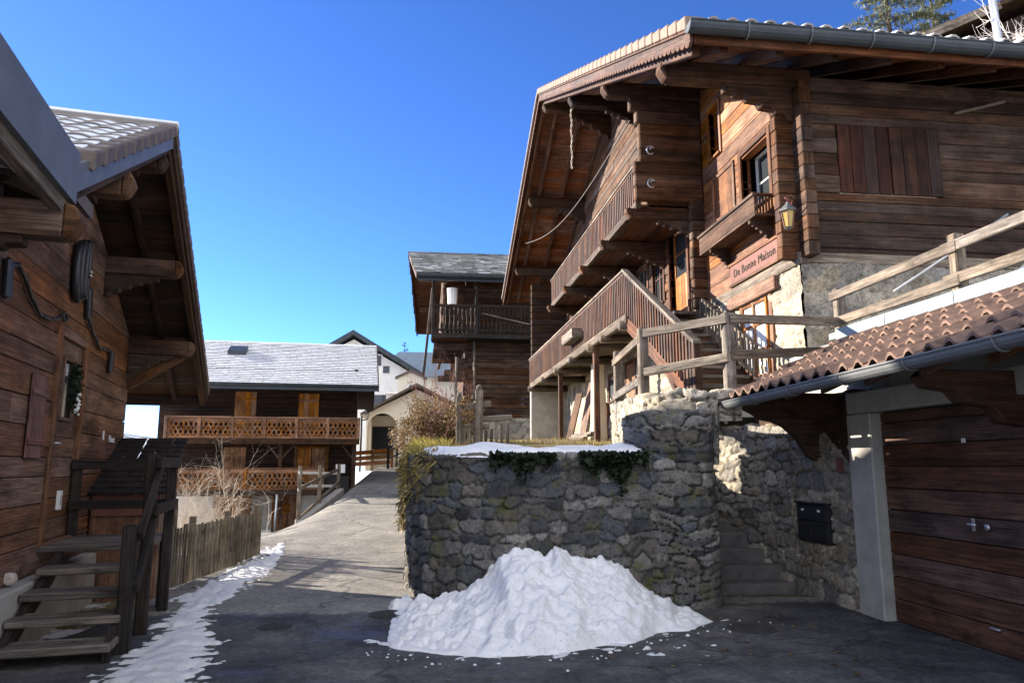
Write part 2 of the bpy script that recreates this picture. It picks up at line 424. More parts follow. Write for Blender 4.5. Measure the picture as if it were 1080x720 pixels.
def rubble(name, path, zb, zt, cell=(.27, .16), depth=.05, res=.02, seed=1, pal=PAL_GREY, mortar=(.30, .28, .25),
           mat=None, parent=None, cap=.4, edge=.32, mort_w=.10, rough_top=.02, label=None, cat=None, dark=1.0, tilt=.95):
    """stone face along a plan polyline (outside on the right hand of the walking direction); zb/zt numbers or functions of arc length"""
    g = np.random.default_rng(seed)
    # fillet the polyline a little by resampling
    P = np.array(path, float)
    seg = np.linalg.norm(np.diff(P, axis=0), axis=1); L = np.concatenate([[0], np.cumsum(seg)]); T = L[-1]
    ns = max(4, int(T / res)); S = np.linspace(0, T, ns)
    X = np.interp(S, L, P[:, 0]); Y = np.interp(S, L, P[:, 1])
    k = max(1, int(.12 / res)); ker = np.ones(2 * k + 1) / (2 * k + 1)
    def sm(a):
        ap = np.concatenate([2 * a[0] - a[k:0:-1], a, 2 * a[-1] - a[-2:-k - 2:-1]])
        return np.convolve(ap, ker, 'valid')
    if len(P) > 2: X, Y = sm(X), sm(Y)
    dx = np.gradient(X); dy = np.gradient(Y); n = np.hypot(dx, dy); NX = dy / n; NY = -dx / n
    ZB = np.array([zb(s) if callable(zb) else zb for s in S]); ZT = np.array([zt(s) if callable(zt) else zt for s in S])
    H = (ZT - ZB).max(); nr = max(3, int(H / res)); nc = int(cap / (res * 1.6)) if cap else 0
    # sites in rough courses
    sites = []; z = ZB.min() - .2
    zmax = ZT.max() + cap + .2
    while z < zmax:
        h = cell[1] * g.uniform(.65, 1.45); s = -.3 + g.uniform(0, .2)
        while s < T + .3:
            w = cell[0] * g.uniform(.38, 1.75)
            hh = h * g.uniform(.7, 1.25)
            sites.append((s + w / 2, z + h / 2 + g.uniform(-.22, .22) * h, w, hh, g.uniform(-1, 1), g.uniform(-1, 1), g.uniform(0, 1), g.integers(len(pal))))
            s += w
        z += h
    A = np.array(sites)
    V = np.linspace(0, 1, nr)
    rows = []
    for v in V: rows.append((ZB + (ZT - ZB) * v, np.zeros(ns), 0))
    for j in range(1, nc + 1): rows.append((ZT, np.full(ns, j * res * 1.6), 1))
    vn = VN(seed + 5)
    verts = np.zeros((len(rows), ns, 3)); cols = np.ones((len(rows), ns, 4))
    palA = np.array(pal)
    for i, (z, ins, c) in enumerate(rows):
        q = z + ins
        wob = vn.fbm(S, q, 4.0, 3) * .035; wob2 = vn.fbm(S + 31, q - 7, 4.0, 3) * .03
        zc = A[:, 1]; sel = A[np.abs(zc - q.mean()) < .5 + cell[1] * 2 + (q.max() - q.min())]
        sx = (S + wob)[:, None] - sel[None, :, 0]; sz = (q + wob2)[:, None] - sel[None, :, 1]
        d = (np.abs(sx / (sel[None, :, 2] * .55)) ** 2.0 + np.abs(sz / (sel[None, :, 3] * .6)) ** 2.0) ** .5
        o = np.argsort(d, axis=1)[:, :2]
        r = np.arange(ns); f1 = d[r, o[:, 0]]; f2 = d[r, o[:, 1]]; a = sel[o[:, 0]]
        e = np.clip((f2 - f1 - .02) / edge, 0, 1) * np.clip((1.25 - f1) / .35, 0, 1)
        bulge = np.clip(e * 1.9, 0, 1); bulge = bulge * bulge * (3 - 2 * bulge) * (.86 + .14 * e)
        hgt = depth * (bulge * (.65 + .45 * a[:, 6]) + tilt * bulge * (sx[r, o[:, 0]] * a[:, 4] + sz[r, o[:, 0]] * a[:, 5]) * 1.6)
        hgt = hgt + .0075 * vn.fbm(S * 1.0, q, 13.0, 4) + .009 * np.abs(vn.fbm(S + 5, q, 6.5, 3)) * bulge + .012 * vn(S, q, 2.2)
        m = np.clip((e - mort_w) / .18, 0, 1)[:, None]
        base = palA[a[:, 7].astype(int)] * (.72 + .56 * a[:, 6])[:, None]
        gro = 1 - .62 * np.exp(-((e - mort_w - .07) / .075) ** 2)
        cc = (base * m + np.array(mortar)[None] * (1 - m)) * gro[:, None] * (1 + .10 * vn.fbm(S, q, 30.0, 3))[:, None]
        cols[i, :, :3] = cc * dark
        if c == 0:
            verts[i, :, 0] = X + NX * hgt; verts[i, :, 1] = Y + NY * hgt; verts[i, :, 2] = z
            if V[min(i, nr - 1)] > .93 and cap: verts[i, :, 2] += hgt * .5 * (V[i] - .93) / .07 + rough_top * vn(S, q, 5) * (V[i] - .93) / .07
        else:
            verts[i, :, 0] = X - NX * ins; verts[i, :, 1] = Y - NY * ins
            verts[i, :, 2] = z + hgt * .8 + rough_top * vn(S, q * 0 + ZT, 5)
    nrw = len(rows); vs = verts.reshape(-1, 3)
    idx = np.arange(nrw * ns).reshape(nrw, ns)
    f = np.stack([idx[:-1, :-1], idx[:-1, 1:], idx[1:, 1:], idx[1:, :-1]], -1).reshape(-1, 4)
    me = bpy.data.meshes.new(name)
    me.from_pydata(vs.tolist(), [], f.tolist())
    ca = me.color_attributes.new('Col', 'FLOAT_COLOR', 'POINT')
    ca.data.foreach_set('color', cols.reshape(-1).tolist())
    me.polygons.foreach_set('use_smooth', [True] * len(me.polygons)); me.update()
    if parent is None:
        o = link_mesh(name, me, mat or M['stone'], None, (float(X.mean()), float(Y.mean()), float(ZB.min())))
    else: o = link_mesh(name, me, mat or M['stone'], parent)
    if label: tag(o, label, cat)
    return o

# ------------------------------------------------------------------ log wall in a facade frame
def logwall(mb, u0, u1, z0, z1, h=.2, th=.15, openings=(), clip=None, split=2.8, jit=.006, y0=0.0, ends=None):
    """horizontal logs from u0..u1 ; clip(z)->(ulo,uhi) for gables ; y0 outer face, logs go inward"""
    zs = [z0]
    z = z0
    while z < z1 - .06:
        z = min(z1, z + h * R.uniform(.72, 1.25))
        zs.append(z)
    for o in openings:
        for e in (o[2], o[3]):
            if z0 < e < z1:
                j = min(range(len(zs)), key=lambda i: abs(zs[i] - e))
                if 0 < j < len(zs) - 1: zs[j] = e
                else: zs.append(e)
    zs = sorted(set(round(q, 4) for q in zs))
    for a, b in zip(zs[:-1], zs[1:]):
        if b - a < .01: continue
        la, ha = clip(a) if clip else (u0, u1)
        lb, hb = clip(b) if clip else (u0, u1)
        la, ha, lb, hb = max(la, u0), min(ha, u1), max(lb, u0), min(hb, u1)
        if hb - lb < .05: lb = hb = (lb + hb) / 2
        if ha - la < .1: continue
        segs = [(la, ha)]
        for o in openings:
            if o[2] < (a + b) / 2 < o[3]:
                ns = []
                for p, q in segs:
                    if o[1] <= p or o[0] >= q: ns.append((p, q)); continue
                    if o[0] > p: ns.append((p, o[0]))
                    if o[1] < q: ns.append((o[1], q))
                segs = ns
        for p, q in segs:
            cuts = [p]
            c = p + R.uniform(.5, 1) * split
            while split > 0 and c < q - .6:
                cuts.append(c); c += split * R.uniform(.7, 1.3)
            cuts.append(q)
            for i in range(len(cuts) - 1):
                s, e = cuts[i], cuts[i + 1]
                sa, ea, sb, eb = s, e, s, e
                if i == 0 and abs(s - la) < 1e-6: sb = max(lb, la)
                if i == len(cuts) - 2 and abs(e - ha) < 1e-6: eb = min(hb, ha)
                if sb > eb: sb = eb = (sb + eb) / 2
                j = R.uniform(-jit, jit)
                gap = .004
                mb.hexa([(sa, y0 - th, a + gap), (ea, y0 - th, a + gap), (ea, y0 + j, a + gap), (sa, y0 + j, a + gap),
                         (sb, y0 - th, b - gap), (eb, y0 - th, b - gap), (eb, y0 + j, b - gap), (sb, y0 + j, b - gap)], grain=(1, 0, 0))

def casing(fr, u0, u1, z0, z1, w=.09, proud=.03, inn=.10):
    mb = MB(fr)
    mb.box(u0 - w, u0, -inn, proud, z0 - w * .6, z1 + w)
    mb.box(u1, u1 + w, -inn, proud, z0 - w * .6, z1 + w)
    mb.box(u0, u1, -inn, proud + .004, z1, z1 + w)
    mb.box(u0 - w * .3, u1 + w * .3, -inn, proud + .03, z0 - w * .62, z0)
    return mb

def window(fr, u0, u1, z0, z1, parent, mat_case, mat_sash, nx=2, nz=2, rec=.09, curtain=True, w=.09, name='window', label=None):
    c = casing(fr, u0, u1, z0, z1, w).build(name, mat_case, parent, bevel=.005)
    if label: c['label'] = label
    s = MB(fr); t = .05
    s.box(u0, u0 + t, -rec, -rec + .05, z0, z1); s.box(u1 - t, u1, -rec, -rec + .05, z0, z1)
    s.box(u0 + t, u1 - t, -rec, -rec + .05, z1 - t, z1); s.box(u0 + t, u1 - t, -rec, -rec + .05, z0, z0 + t)
    for i in range(1, nx):
        u = u0 + (u1 - u0) * i / nx; s.box(u - .03, u + .03, -rec + .002, -rec + .052, z0 + t, z1 - t)
    for j in range(1, nz):
        z = z0 + (z1 - z0) * j / nz; s.box(u0 + t, u1 - t, -rec + .008, -rec + .045, z - .015, z + .015)
    s.build('sash', mat_sash, c, bevel=.004)
    p = MB(fr); p.box(u0 + .01, u1 - .01, -rec + .012, -rec + .02, z0 + .01, z1 - .01)
    p.build('pane', M['glass'], c)
    if curtain:
        q = MB(fr); n = 14
        for k in range(n):
            a = u0 + (u1 - u0) * k / n; b = u0 + (u1 - u0) * (k + 1) / n
            da = .02 * (k % 2); db = .02 * ((k + 1) % 2)
            q.hexa([(a, -rec - .05 - da, z0 + .02), (b, -rec - .05 - db, z0 + .02), (b, -rec - .045 - db, z0 + .02), (a, -rec - .045 - da, z0 + .02),
                    (a, -rec - .05 - da, z1 - .02), (b, -rec - .05 - db, z1 - .02), (b, -rec - .045 - db, z1 - .02), (a, -rec - .045 - da, z1 - .02)])
        q.build('curtain', M['curtain'], c)
    return c

def railing(fr, a, b, h, mb, rail_w=.09, rail_h=.07, step=.13, bw=.075, bt=.025, toprail=True, low=.06, posts=()):
    """slatted railing between local points a, b (feet of the railing line)"""
    a = Vector(a); b = Vector(b); d = b - a; L = Vector((d.x, d.y, 0)).length
    mb.beam(a + Vector((0, 0, h)), b + Vector((0, 0, h)), rail_w, rail_h)
    mb.beam(a + Vector((0, 0, low)), b + Vector((0, 0, low)), .05, .07)
    n = int(L / step)
    g = Vector((d.x, d.y, 0)).normalized(); sd = Vector((-g.y, g.x, 0))
    for i in range(n):
        t = (i + .5) / n; p = a + d * t + sd * .035
        w = bw * R.uniform(.9, 1.08)
        q = [p - g * w / 2 - sd * bt / 2, p + g * w / 2 - sd * bt / 2, p + g * w / 2 + sd * bt / 2, p - g * w / 2 + sd * bt / 2]
        s = d.z / L * w / 2
        lo = [Vector((0, 0, .01 - s)), Vector((0, 0, .01 + s)), Vector((0, 0, .01 + s)), Vector((0, 0, .01 - s))]
        hi = [v + Vector((0, 0, h - rail_h / 2 - .012)) for v in lo]
        mb.hexa([q[k] + lo[k] for k in range(4)] + [q[k] + hi[k] for k in range(4)])

CORBEL = [(0, 0), (1.0, 0), (1.0, -.16), (.86, -.17), (.84, -.24), (.70, -.25), (.66, -.36), (.50, -.38), (.46, -.52), (.30, -.55), (.26, -.68), (.12, -.70), (.08, -.85), (0, -.88)]
def corbel(mb, o, out, L, H, w, side):
    """carved stepped bracket under a purlin: o at the wall, out = unit outward, side = unit sideways"""
    out = Vector(out); side = Vector(side)
    mb.prism(CORBEL, Vector(o) - side * w / 2, out * L, Vector((0, 0, H)), side * w, grain=out)
# ------------------------------------------------------------------ terrain
def zr(y): return np.interp(y, [-100, 13, 20, 27, 33, 42, 60, 700], [0, 0, .2, .5, .92, 1.35, 1.7, 1.9])
def zapron(y): return np.interp(y, [-100, 13, 17, 26, 31, 45, 700], [0, 0, -.15, -.62, -1.15, -1.3, -1.3])
def G(x, y):
    x = np.asarray(x, float); y = np.asarray(y, float)
    s = sstep(-2.3, -4.6, x) * sstep(13, 19, y)
    z = zr(y) * (1 - s) + zapron(y) * s
    val = np.clip(-(x + 13), 0, None)
    return z - np.minimum(val * .28 + np.clip(val - 25, 0, None) * .15, 70)
def xright(y): return np.interp(y, [-10, 8.9, 9.3, 14, 20, 30, 42, 60], [5.6, 5.6, .15, -.05, -.18, -.35, -.75, -1.0])
def xleft(y): return np.interp(y, [-10, 6, 8, 11.2, 14.2, 15.2, 19, 24, 31, 33, 34, 60], [-3.9, -3.7, -3.2, -3.1, -2.75, -3.6, -6.5, -9, -9.5, -6.4, -5.4, -4.6])

def sheet(name, xs, ys, zf, mat, kind, smooth=True, mask=None, loc=(0, 0, 0)):
    XX, YY = np.meshgrid(xs, ys)
    ZZ = zf(XX, YY)
    n, m = XX.shape
    idx = np.arange(n * m).reshape(n, m)
    f = np.stack([idx[:-1, :-1], idx[:-1, 1:], idx[1:, 1:], idx[1:, :-1]], -1).reshape(-1, 4)
    vs = np.stack([XX, YY, ZZ], -1).reshape(-1, 3)
    if mask is not None:
        k = mask(XX, YY).reshape(-1); f = f[k[f].all(1)]
        used = np.unique(f); mp = -np.ones(len(vs), int); mp[used] = np.arange(len(used)); f = mp[f]; vs = vs[used]
    me = bpy.data.meshes.new(name); me.from_pydata(vs.tolist(), [], f.tolist())
    me.polygons.foreach_set('use_smooth', [smooth] * len(me.polygons)); me.update()
    o = link_mesh(name, me, mat)
    if kind: tag(o, kind=kind)
    return o

def groundmat():
    t = NT('winter_ground')
    a = t.noise(t.pos(), 1.2, 6, .7); b = t.noise(t.pos(), 22, 5, .7)
    col = t.ramp(a, [(.3, (.10, .075, .045)), (.5, (.19, .155, .085)), (.7, (.26, .22, .13))])
    col = t.mix(1.0, col, t.ramp(b, [(.3, (.55, .55, .55)), (.65, (1.2, 1.2, 1.2))]), 'MULTIPLY')
    p = t.n('ShaderNodeNewGeometry'); sx = t.n('ShaderNodeSeparateXYZ'); t.link(p.outputs['Position'], sx.inputs[0])
    nz = t.math('MULTIPLY', t.noise(t.pos(), .35, 6, .7), 5.0)
    f1 = t.math('MULTIPLY', t.math('SUBTRACT', t.math('SUBTRACT', nz, sx.outputs['Y']), 6.5, True), 2.0, True)  # unseen ground behind the viewpoint turned to snow, added to bounce light into shade
    f2 = t.math('MULTIPLY', t.math('SUBTRACT', t.math('SUBTRACT', nz, sx.outputs['X']), 12.5, True), 2.0, True)
    sp = t.math('MULTIPLY', t.math('SUBTRACT', t.noise(t.pos(), .9, 6, .75), .52, True), 14.0, True)
    f = t.math('MAXIMUM', t.math('MAXIMUM', f1, f2), sp)
    col = t.mix(f, col, (.80, .81, .83))
    t.bump(b, .8, .03)
    return t.out(col, .9, .1)
def roadmat():
    t = NT('old_asphalt')
    a = t.noise(t.pos(), .55, 6, .7); b = t.noise(t.pos(), 90, 3, .75); c = t.noise(t.pos((1, .6, 1)), 1.2, 5, .7)
    col = t.ramp(a, [(.3, (.16, .153, .142)), (.5, (.21, .20, .184)), (.7, (.255, .24, .215))])
    col = t.mix(1.0, col, t.ramp(b, [(.32, (.42, .42, .43)), (.5, (.95, .95, .95)), (.68, (1.75, 1.72, 1.65))]), 'MULTIPLY')
    col = t.mix(1.0, col, t.ramp(c, [(.3, (.78, .77, .75)), (.65, (1.08, 1.07, 1.05))]), 'MULTIPLY')
    # foreground asphalt darkened in colour where the shade falls, with damp glossy patches
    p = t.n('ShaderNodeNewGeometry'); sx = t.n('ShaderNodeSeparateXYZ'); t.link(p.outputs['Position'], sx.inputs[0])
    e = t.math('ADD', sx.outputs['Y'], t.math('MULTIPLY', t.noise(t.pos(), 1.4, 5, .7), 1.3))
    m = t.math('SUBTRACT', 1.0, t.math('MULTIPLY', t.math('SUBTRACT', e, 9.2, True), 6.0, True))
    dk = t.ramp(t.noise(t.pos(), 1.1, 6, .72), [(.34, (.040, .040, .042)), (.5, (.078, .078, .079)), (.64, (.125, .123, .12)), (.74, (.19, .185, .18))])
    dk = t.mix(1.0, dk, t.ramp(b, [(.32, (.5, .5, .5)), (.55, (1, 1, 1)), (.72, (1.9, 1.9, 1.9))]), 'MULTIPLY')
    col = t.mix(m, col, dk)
    sp = t.noise(t.pos(), 17, 6, .75); st = t.noise(t.pos((1, .8, 1)), 1.9, 6, .75)
    col = t.mix(1.0, col, t.ramp(sp, [(.34, (.62, .62, .63)), (.5, (1, 1, 1)), (.66, (1.45, 1.43, 1.4))]), 'MULTIPLY')
    col = t.mix(1.0, col, t.ramp(st, [(.36, (.74, .74, .75)), (.52, (1, 1, 1)), (.66, (1.2, 1.19, 1.17))]), 'MULTIPLY')
    # cracks and tar seams
    w = t.n('ShaderNodeTexVoronoi'); w.feature = 'DISTANCE_TO_EDGE'; w.inputs['Scale'].default_value = .42
    nn = t.n('ShaderNodeTexNoise'); nn.inputs['Scale'].default_value = 3.0; nn.inputs['Detail'].default_value = 5
    t.link(t.pos(), nn.inputs['Vector'])
    vm = t.n('ShaderNodeVectorMath'); vm.operation = 'MULTIPLY_ADD'
    t.link(nn.outputs['Color'], vm.inputs[0]); vm.inputs[1].default_value = (.5, .5, .5); t.link(t.pos(), vm.inputs[2])
    t.link(vm.outputs[0], w.inputs['Vector'])
    cr = t.ramp(w.outputs['Distance'], [(.004, (1, 1, 1)), (.014, (0, 0, 0))])
    col = t.mix(t.math('MULTIPLY', cr, .7), col, (.03, .03, .03))
    wet = t.noise(t.pos(), .9, 5, .7)
    rough = t.math('SUBTRACT', .9, t.math('MULTIPLY', t.math('MULTIPLY', t.math('SUBTRACT', wet, .50, True), 7.0, True), t.math('MULTIPLY', m, .38)))
    t.bump(b, .55, .008)
    return t.out(col, rough, .35)
def yardmat():
    t = NT('yard_dirt_and_grass')
    a = t.noise(t.pos(), 1.7, 6, .7); b = t.noise(t.pos(), 35, 5, .75)
    col = t.ramp(a, [(.32, (.17, .125, .08)), (.5, (.26, .21, .12)), (.62, (.21, .22, .06)), (.75, (.30, .27, .15))])
    col = t.mix(1.0, col, t.ramp(b, [(.3, (.5, .5, .5)), (.65, (1.3, 1.3, 1.3))]), 'MULTIPLY')
    t.bump(b, .9, .04)
    return t.out(col, .95, .1)
def hillmat(name, cs, scale):
    t = NT(name)
    a = t.noise(t.pos(), scale, 6, .7)
    col = t.ramp(a, cs)
    return t.out(col, .95, .1)

def nonuni(a, b, near, step0, g=1.13):
    o = list(np.arange(near[0], near[1] + .01, step0)); s = step0
    while o[-1] < b: s *= g; o.append(o[-1] + s)
    s = step0; l = []
    x = near[0]
    while x > a: s *= g; x -= s; l.append(x)
    return np.array(l[::-1] + o)
sheet('ground', nonuni(-900, 900, (-14, 6), .5, 1.25), nonuni(-200, 900, (-6, 50), .5, 1.25), lambda x, y: G(x, y) - .03, groundmat(), 'structure')
# road: rows across, edges follow the two border curves
def road():
    ys = np.concatenate([np.arange(-3.5, 16, .25), np.arange(16, 60.1, .5)])
    k = 41; u = np.linspace(0, 1, k)
    vs = []
    for y in ys:
        a, b = float(xleft(y)), float(xright(y))
        x = a + (b - a) * u
        z = G(x, np.full(k, y)) + .012
        vs += [(float(x[i]), float(y), float(z[i])) for i in range(k)]
    n = len(ys); idx = np.arange(n * k).reshape(n, k)
    f = np.stack([idx[:-1, :-1], idx[:-1, 1:], idx[1:, 1:], idx[1:, :-1]], -1).reshape(-1, 4)
    me = bpy.data.meshes.new('road'); me.from_pydata(vs, [], f.tolist())
    me.polygons.foreach_set('use_smooth', [True] * len(me.polygons))
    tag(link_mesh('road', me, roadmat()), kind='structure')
road()

# yard behind the retaining wall, terrace of the big chalet
def zyard(x, y):
    z = np.interp(y, [8, 8.6, 13, 18, 23, 30, 45, 70], [1.68, 1.70, 1.95, 2.18, 2.3, 2.5, 3.0, 4.0]) + .03 * VN(3)(x, y, 1.2)
    e = sstep(-.02, .5, x - xright(np.maximum(y, 9.3)) - .05)
    lo = G(x, y) - .05
    f = sstep(13.2, 14.5, y)
    z2 = np.where(y > 13.2, lo + (z - lo) * (e * f + (1 - f)), z)
    return z2
sheet('yard', np.concatenate([np.arange(-1.1, 3.0, .1), np.arange(3.0, 6.6, .3)]), np.arange(9.2, 60, .25), zyard, yardmat(), 'structure',
      mask=lambda x, y: (x > xright(np.maximum(y, 9.3)) + .06) & ((x < 3.05) | (y > 11.4)))
sheet('hillside', np.arange(6, 80, 2.0), np.arange(12, 120, 2.0), lambda x, y: 1.9 + .62 * np.clip(x - 7, 0, 40) * sstep(11, 18, y) + .04 * np.clip(y - 30, 0, 200) + .3 * VN(9)(x, y, .2),
      hillmat('winter_hillside', [(.35, (.10, .085, .045)), (.55, (.18, .155, .08)), (.72, (.30, .27, .2))], .3), 'structure')
def hills():
    # far slope with snow beyond the valley on the left
    ang = np.linspace(rad(95), rad(190), 60); vn = VN(21)
    vs = []; prof = [(520, -80, 0), (640, -20, .3), (800, 15, .8), (960, 34, 1.0), (1150, 30, 1)]
    for r, z, a in prof:
        for t in ang: vs.append((r * math.cos(t), r * math.sin(t), z + a * 13 * float(vn(t * 9, r * .002, 1)) + a * 5 * float(vn(t * 40, 1, 1))))
    k = len(ang); idx = np.arange(len(prof) * k).reshape(len(prof), k)
    f = np.stack([idx[:-1, :-1], idx[:-1, 1:], idx[1:, 1:], idx[1:, :-1]], -1).reshape(-1, 4)
    me = bpy.data.meshes.new('far_hills'); me.from_pydata(vs, [], f.tolist())
    tag(link_mesh('far_hills', me, hillmat('snowy_far_hills', [(.4, (.10, .12, .14)), (.55, (.75, .78, .82))], .02)), kind='structure')
hills()

# ------------------------------------------------------------------ retaining walls
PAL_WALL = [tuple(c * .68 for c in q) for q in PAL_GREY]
rw = thing('retaining_wall', 'grey rubble stone retaining wall curving round behind the snow pile', 'stone wall', (1.5, 9.2, 0))
rubble('curved_face', [(-.12, 14.2), (-.12, 11.5), (-.11, 10.3), (-.03, 9.62), (.15, 9.14), (.48, 8.84), (1.0, 8.67), (1.7, 8.58), (2.3, 8.53), (2.8, 8.5)], -.05, 1.70,
       cell=(.26, .125), depth=.048, res=.0165, seed=11, pal=PAL_WALL, mortar=(.19, .185, .17), mat=M['stonemoss'], cap=.45, parent=rw)
rubble('stacked_corner', [(2.60, 9.2), (2.63, 8.75), (2.70, 8.47), (3.25, 8.36), (3.43, 8.47), (3.47, 8.8), (3.47, 11.0)], -.05, 2.18,
       cell=(.32, .10), depth=.06, res=.0165, seed=15, pal=PAL_WALL, mortar=(.075, .07, .06), mat=M['stonemoss'], cap=.45, parent=rw, edge=.24)
rubble('terrace_wall', [(3.04, 11.2), (2.90, 9.95), (2.95, 9.35), (3.12, 8.98), (3.42, 8.72), (3.86, 8.56)], lambda s: 1.6 if s < 2.85 else 2.12, 2.47,
       cell=(.21, .17), depth=.075, res=.022, seed=12, pal=PAL_LIGHT, mortar=(.33, .30, .25), cap=.4, rough_top=.03,
       label='pale sunlit stone terrace wall under the wooden fence posts', cat='stone wall')
# terrace floor of the big chalet
t = MB()
for p in ([(4.05, 10.5), (5.45, 10.5), (5.45, 14.6), (4.05, 14.6)], [(3.0, 9.5), (3.45, 8.9), (3.45, 10.9), (3.05, 10.9)]):
    t.prism(p, (0, 0, 2.30), (1, 0, 0), (0, 1, 0), (0, 0, .16), grain=(1, 0, 0))
tag(t.build('terrace', M['concrete'], None, (4, 12, 2.3)), kind='structure')

# garage side wall with the mailbox + return of the passage
rubble('garage_side_wall', [(4.50, 13.0), (4.45, 11.0), (4.62, 10.45), (4.80, 9.95), (4.86, 9.3), (4.87, 7.88)], -.15, lambda s: 2.12 if s < 3.8 else 2.40, cell=(.26, .15), depth=.05, res=.022,
       seed=14, pal=PAL_BASE, mortar=(.30, .28, .24), cap=.3, label='rough stone wall beside the garage holding the black mailbox', cat='stone wall')
# passage back and steps
t = thing('stone_steps', 'dark stone steps climbing between the two stone walls', 'steps', (4.0, 10.0, 0))
for k in range(6):
    m = MB(); a = 9.35 + k * .32
    m.box(3.45, 4.95, a, a + .40, -.1 + k * .17, .11 + k * .175)
    m.build('step', M['darkstone'], t, bevel=.012)
m = MB(); m.box(3.45, 4.6, 11.4, 11.6, -.1, 1.8); m.build('back_wall', M['darkstone'], t)

# snow lying on the wall top
def snowcap():
    xs = np.arange(-.2, 2.9, .045); ys = np.arange(8.3, 10.0, .045)
    vn = VN(31)
    def front(x): return np.interp(x, [-.12, -.03, .15, .48, 1.0, 1.7, 2.9], [9.9, 9.60, 9.12, 8.82, 8.64, 8.54, 8.44])
    def h(x, y):
        d = y - front(x) + .05 * vn(x, y * 0, 2.5)
        th = .10 * sstep(-.0, .22, d) * (1 + .25 * vn(x, y, 1.5)) - .02
        return np.interp(y, [8, 8.6, 13], [1.68, 1.70, 1.95]) + th + .03 * vn.fbm(x, y, 3, 3) * sstep(0, .2, d)
    def mk(x, y): return (y - front(x) + .05 * vn(x, y * 0, 2.5) > -.03) & (y < 9.75 + .15 * vn(x, x * 0, 1.2)) & (x > -.02) & (x < 2.75)
    o = sheet('snow_cover', xs, ys, h, M['snowclean'], 'stuff', mask=mk)
    tag(o, 'thin blue white snow lying along the top of the retaining wall', 'snow')
snowcap()

# snow heap
def pile():
    px = [-.35, -.14, .05, .29, .60, .78, .86, 1.06, 1.36, 1.46, 1.62, 1.8, 1.98, 2.12, 2.33, 2.56, 2.8, 3.1]
    pz = [0, .05, .12, .17, .31, .46, .63, .70, .62, .73, .62, .57, .55, .56, .40, .17, .07, 0]
    xs = np.arange(-.45, 3.35, .017); ys = np.arange(6.32, 8.68, .017)
    vn = VN(41); v2 = VN(42)
    def h(x, y):
        fr = np.interp(x, [-.45, -.15, .3, .6, 1.2, 2.0, 2.6, 3.2], [7.3, 6.8, 6.58, 6.52, 6.53, 6.9, 7.3, 7.7]) + .08 * vn(x, y * 0, 3)
        rz = np.interp(x, px, pz)
        back = 8.05 - .1 * np.sin(x * 2)
        t = np.clip((y - fr) / (back - fr), 0, 1)
        z = rz * (t ** .82) * (1 + .08 * vn.fbm(x, y, 1.8, 3)) + .013 * v2.fbm(x, y, 6.0, 4) * sstep(0, .15, t) + .022 * v2.fbm(x, y, 2.6, 3) * sstep(.02, .3, t) + .03 * np.maximum(0, v2(x + 9, y, 8.5) - .7) * sstep(.05, .2, t) + .007 * v2.fbm(x, y, 19, 4) * sstep(.03, .2, t)
        z = np.where(y > back, rz * (1 - .25 * np.clip((y - back) / .5, 0, 1)) + .025 * v2.fbm(x, y, 6, 4), z)
        ex = sstep(-.32, -.05, x) * sstep(3.12, 2.85, x)
        d = np.minimum(y - fr + .03 * v2.fbm(x, y, 5, 3), np.minimum(x + .30, 3.08 - x) * 1.0)
        return z * ex * sstep(-.02, .16, d) + .012 + .05 * sstep(-.02, .07, d) - .04 + .028 * v2.fbm(x, y, 11, 4) * sstep(.0, .25, d)
    o = sheet('snow_pile', xs, ys, h, M['snow'], None, mask=lambda x, y: h(x, y) > -.035)
    o['label'] = 'big dirty white heap of shovelled snow in front of the stone wall'; o['category'] = 'snow pile'
pile()

def snowpatch(name, x0, x1, y0, y1, f, seed, label, th=.05, res=.025, mat=None, kind='stuff', cat='snow'):
    vn = VN(seed)
    def d(x, y): return f(x, y) + .12 * vn.fbm(x, y, 2.4, 3) + .17 * vn.fbm(x, y, 11.0, 4)
    def h(x, y):
        dd = d(x, y); q = np.clip(dd, 0, .6)
        return G(x, y) + .004 + np.clip(dd, -.25, 0) * .25 + th * (q / .6) ** .6 + .010 * vn.fbm(x, y, 8, 3) * sstep(.0, .2, dd)
    o = sheet(name, np.arange(x0, x1, res), np.arange(y0, y1, res), h, mat or M['roadsnow'], kind, mask=lambda x, y: d(x, y) > -.22)
    tag(o, label, cat)
# strip beside the wooden steps
def f1(x, y):
    c = np.interp(y, [4.5, 6.1, 7.2, 8.2, 9.2], [-1.95, -1.97, -2.08, -2.3, -2.5]); w = np.interp(y, [4.5, 6.1, 7.5, 8.6, 9.3], [.40, .36, .28, .18, .0])
    return (w - np.abs(x - c)) * 1.5
snowpatch('snow_strip', -3.0, -1.2, 4.6, 9.3, f1, 51, 'trodden snow strip along the road beside the dark wooden steps')
def f2(x, y):
    c = np.interp(y, [8.8, 10, 12, 14.5, 16], [-2.45, -2.55, -2.5, -2.55, -2.75]); w = np.interp(y, [8.8, 9.6, 12, 14.5, 15.5], [.0, .3, .34, .2, 0])
    return (w - np.abs(x - c)) * 1.4
snowpatch('snow_strip', -3.3, -1.7, 8.8, 15.6, f2, 52, 'sunlit snow strip at the foot of the picket fence')
snowpatch('snow_scraps', .6, 4.0, 5.6, 7.6, lambda x, y: -.30 + .12 * np.cos((x - 2.0) * 1.4) - .12 * np.abs(y - 6.6), 53, 'scattered snow scraps on the dark asphalt in front of the snow pile', .03, .03)
snowpatch('snow_clod', -.5, .25, 8.3, 9.6, lambda x, y: .35 - 1.6 * np.hypot((x + .12) * 1.4, (y - 8.85) * .7), 54, 'small snow clod at the left foot of the stone wall', .16, .025, M['snow'], None, 'snow clod')

